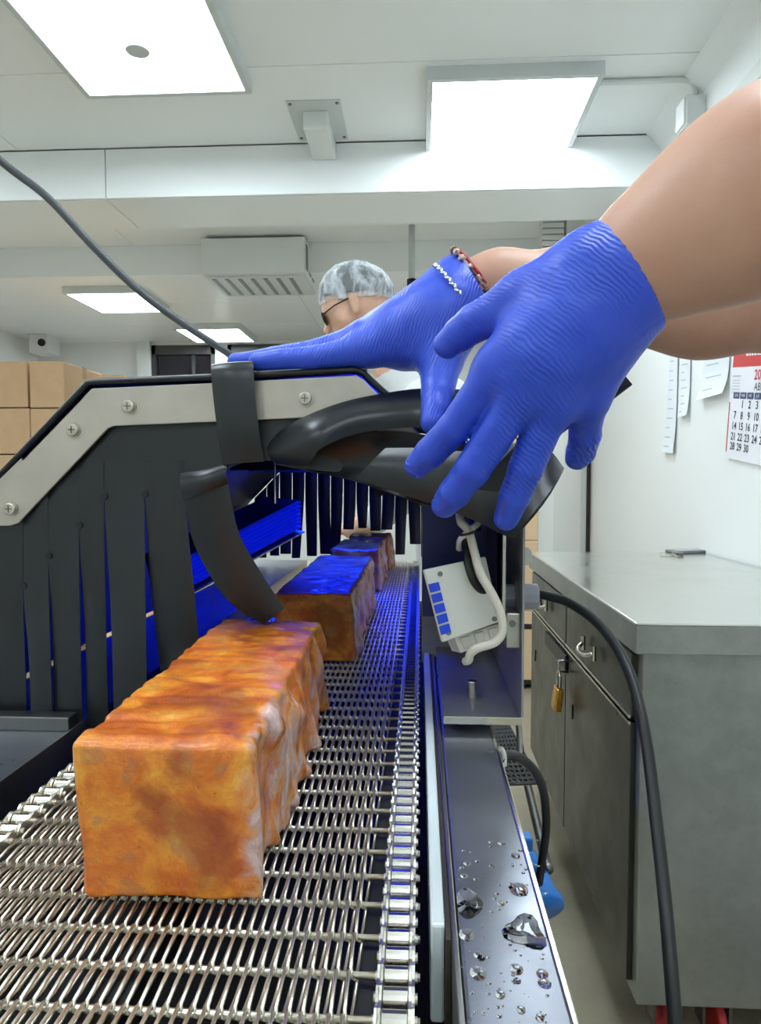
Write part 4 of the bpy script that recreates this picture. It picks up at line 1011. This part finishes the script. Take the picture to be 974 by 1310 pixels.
def head_cones(h):
    c = [(h(-.035, 0, .028), h(.025, 0, .032), .078, .073, .03), (h(.03, 0, .0), h(.045, 0, -.055), .062, .044, .03), (h(.06, 0, -.075), h(.068, 0, -.09), .024, .020, .02),
         (h(.088, 0, .012), h(.108, 0, -.022), .008, .0115, .008), (h(.082, -.012, -.05), h(.082, .012, -.05), .0115, .0115, .008), (h(.084, -.012, -.062), h(.084, .012, -.062), .0095, .0095, .006),
         (h(.078, -.03, .028), h(.078, .03, .028), .014, .014, .01), (h(.04, -.045, -.01), h(.04, -.05, -.02), .022, .018, .02), (h(.04, .045, -.01), h(.04, .05, -.02), .022, .018, .02)]
    for s in (-1, 1): c += [(h(-.008, s * .078, .018), h(-.004, s * .076, -.022), .014, .010, .004), (h(-.016, s * .084, .014), h(-.014, s * .082, -.012), .008, .006, .004)]
    return c
h1 = HM(hc, fwd, lf, upv); body += head_cones(h1) + [(h1(-.03, 0, -.03), (.565, .44, 1.56), .055, .056, .03)]
lo, hi = cones_bounds(body, .012); v_, f_ = nets(field(body, .02), lo, hi, .0058, 2)
obj('body', (v_, f_), 'skin', person, True)
def headgear(h, par, par_hair=True, netm='net'):
    cr = [(h(-.045, 0, .026), h(.018, 0, .044), .077, .074, .03)]
    def cap(infl, off):
        c2 = [(c[0], c[1], c[2] + infl, c[3] + infl, .02) for c in cr] + [(h(-.012, 0, .058), h(-.005, 0, .060), .076 + infl, .076 + infl, .03)]; g = field(c2, .02); n_ = np.array(h(-.34, 0, 1)) - np.array(h(0, 0, 0)); n_ /= np.linalg.norm(n_); o_ = np.array(h(-.02, 0, off))
        lo, hi = cones_bounds(c2, .01); return nets(lambda p: np.maximum(g(p), -((p - o_) @ n_)), lo, hi, .005, 1)
    a = cap(.004, .030); obj('hair', a, 'hair', par, True)
    def puff():
        c2 = [(h(-.045, 0, .028), h(.020, 0, .046), .085, .082, .03), (h(-.012, 0, .062), h(-.005, 0, .064), .083, .083, .03)]; g = field(c2, .02); n_ = np.array(h(-.30, 0, 1)) - np.array(h(0, 0, 0)); n_ /= np.linalg.norm(n_); o_ = np.array(h(-.02, 0, .012))
        lo, hi = cones_bounds(c2, .014); return nets(lambda p: np.maximum(g(p) + .003 * vnoise(p, 60), -((p - o_) @ n_)), lo, hi, .004, 1)
    obj('hair_net', puff(), 'net', par, True)
    for s in (-1, 1):
        e = obj('eye', tube(B(), [h(.068 + .012 * q, s * .03, .006) for q in (-1, -.6, 0, .6, 1)], [.002, .0095, .012, .0095, .002], 12), 'eye', par, True)
        obj('iris', tube(B(), [h(.079, s * .031, .006), h(.0815, s * .031, .006)], [.005, .004], 10), 'iris', e, True)
headgear(h1, person)
# short sleeved white coat, trousers, shoes
ct = [(SL, SR, .088, .088, .05), ((.62, .36, 1.36), (.65, .39, .86), .128, .14, .06), ((.62, .52, 1.36), (.65, .49, .86), .128, .14, .06), (SL, tuple(Vector(SL).lerp(Vector((.285, .355, 1.405)), .45)), .073, .064, .03), (SR, tuple(Vector(SR).lerp(Vector((.335, .62, 1.352)), .45)), .073, .062, .03)]
nb = [(np.array((.575, .44, 1.56)), .075)]
def coat(p): return np.maximum(np.maximum(field(ct, .05)(p), -(np.linalg.norm(p - nb[0][0], axis=-1) - nb[0][1])), .84 - p[..., 2])
lo, hi = cones_bounds(ct, .02); obj('coat', nets(coat, lo, hi, .011, 1), 'coat', person, True)
tr = [((.65, .36, .9), (.64, .35, .5), .11, .075, .03), ((.64, .35, .5), (.65, .35, .09), .075, .06, .03), ((.65, .52, .9), (.64, .53, .5), .11, .075, .03), ((.64, .53, .5), (.65, .53, .09), .075, .06, .03)]
lo, hi = cones_bounds(tr, .02); obj('trousers', nets(field(tr, .03), lo, hi, .012, 1), 'trousers', person, True)
for y in (.35, .53):
    sh = [((.66, y, .05), (.56, y, .038), .045, .036, .02)]; lo, hi = cones_bounds(sh, .01); g_ = field(sh, .02); obj('shoe', nets(lambda p: np.maximum(g_(p), .002 - p[..., 2]), lo, hi, .006, 1), 'shoe', person, True)
# bracelets on the far wrist
def wristring(c, axd, d, r, n=40):
    """a loop lying round a limb of direction axd, in the tilted plane with normal d"""
    c = Vector(c); axd = Vector(axd).normalized(); u_, w_ = frame_of(axd); out = []
    for q in np.linspace(0, 2 * PI, n, endpoint=False):
        o = (u_ * math.cos(q) + w_ * math.sin(q)) * r; out.append(c + o - axd * (o.dot(d) / axd.dot(d)))
    return out
d1_ = (RT * .76 + UP * .58 + FW * -.2).normalized()
ring = wristring(T(614, 366, .6160), axr, d1_, .0272)
bm = B()
for i in range(0, 40, 2): tube(bm, [ring[i], ring[i].lerp(ring[(i + 1) % 40], .85)], .0030, 8)
tube(bm, ring + [ring[0]], .0012, 6); obj('bead_bracelet', bm, 'bracelet', person, True)
ring = wristring(T(620, 366, .6165), axr, d1_, .0274); obj('red_bracelet', tube(B(), ring + [ring[0]], .0013, 6), 'redcord', person, True)
hx = Vector(T(606, 362, .615)) - Vector(T(530, 408, .603)); d2_ = (RT * .78 + UP * .58 + FW * -.2).normalized()
ring = wristring(T(589, 383, .608), hx, d2_, .0352, 64); bm = B()
for i in range(64):
    a_, b_ = ring[i], ring[(i + 1) % 64]; o_ = d2_ * (.0013 if i % 2 else -.0013); tube(bm, [a_ + o_, b_ + o_ * -.6 + (b_ - a_) * .3], .0014, 6)
obj('chain_bracelet', bm, 'silver', person, True)

# ------------------------------------------------------------------ worker behind the machine
Yw = 2.15
w2 = thing('person', 'person in hair net, glasses and white coat looking down behind the tunnel', 'person', (.14, Yw, 0))
hc2 = P(457, 397, Y=Yw); fwd2 = Vector((-.93, .10, -.36)).normalized(); lf2 = Vector((-.10, -.995, 0)).normalized(); up2 = fwd2.cross(lf2)
if up2.z < 0: up2 = -up2
h2 = HM(hc2, fwd2, lf2, up2)
nk = tuple(hc2 + Vector((.13, .01, -.19)))
b2c = head_cones(h2) + [(h2(-.035, 0, -.03), nk, .054, .058, .03), (nk, (.10, Yw, 1.36), .07, .12, .05), ((.02, Yw - .17, 1.40), (.02, Yw + .17, 1.40), .062, .062, .05), ((.08, Yw - .06, 1.30), (.13, Yw - .05, 1.0), .105, .11, .05), ((.08, Yw + .06, 1.30), (.13, Yw + .05, 1.0), .105, .11, .05)]
for s in (-1, 1):
    b2c += [((.02, Yw + s * .17, 1.40), (-.02, Yw + s * .2, 1.18), .055, .045, .03), ((-.02, Yw + s * .2, 1.18), (-.13, Yw + s * .13, 1.075), .042, .03, .03), ((-.13, Yw + s * .13, 1.075), (-.20, Yw + s * .09, 1.05), .03, .028, .02)]
    b2c += [((-.20, Yw + s * .09, 1.05), (-.265, Yw + s * (.07 + q), 1.04), .012, .009, .006) for q in (-.02, 0, .02, .04)] + [((-.17, Yw + s * .07, 1.06), (-.22, Yw + s * .03, 1.06), .012, .009, .006)]
lo, hi = cones_bounds(b2c, .012); obj('body', nets(field(b2c, .02), lo, hi, .006, 2), 'skin2', w2, True)
headgear(h2, w2)
for s in (-1, 1):
    ring = [h2(.098, s * .032 + .024 * math.cos(q), .006 + .019 * math.sin(q)) for q in np.linspace(0, 2 * PI, 18)]
    g_ = obj('spectacle_frame', tube(tube(B(), ring, .0022, 6), [h2(.098, s * .056, .012), h2(.05, s * .082, .016), h2(-.01, s * .086, .018)], .0022, 6), 'blackmetal', w2, True)
    bm = B(); bm.faces.new([bm.verts.new(p) for p in ring[:-1]]); bmesh.ops.solidify(bm, geom=bm.faces[:], thickness=.001); obj('spectacle_lens', bm, 'lens', g_)
c2t = [(nk, (.10, Yw, 1.36), .078, .132, .05), ((.02, Yw - .17, 1.40), (.02, Yw + .17, 1.40), .074, .074, .05), ((.08, Yw - .06, 1.30), (.14, Yw - .05, .82), .118, .135, .05), ((.08, Yw + .06, 1.30), (.14, Yw + .05, .82), .118, .135, .05)]
for s in (-1, 1): c2t += [((.02, Yw + s * .17, 1.40), (-.02, Yw + s * .2, 1.18), .068, .058, .03), ((-.02, Yw + s * .2, 1.18), (-.12, Yw + s * .135, 1.085), .054, .042, .03)]
nkv = np.array(tuple(Vector(nk) + Vector((-.06, 0, .06))))
lo, hi = cones_bounds(c2t, .02); cf = field(c2t, .04)
obj('coat', nets(lambda p: np.maximum(np.maximum(cf(p), -(np.linalg.norm(p - nkv, axis=-1) - .06)), .72 - p[..., 2]), lo, hi, .010, 1), 'coat', w2, True)
tr = [((.14, Yw - .08, .85), (.15, Yw - .09, .09), .105, .06, .03), ((.14, Yw + .08, .85), (.15, Yw + .09, .09), .105, .06, .03)]
lo, hi = cones_bounds(tr, .02); obj('trousers', nets(field(tr, .03), lo, hi, .012, 1), 'trousers', w2, True)
for s in (-.09, .09):
    sh = [((.17, Yw + s, .05), (.07, Yw + s, .038), .045, .036, .02)]; lo, hi = cones_bounds(sh, .01); g_ = field(sh, .02); obj('shoe', nets(lambda p: np.maximum(g_(p), .002 - p[..., 2]), lo, hi, .006, 1), 'shoe', w2, True)
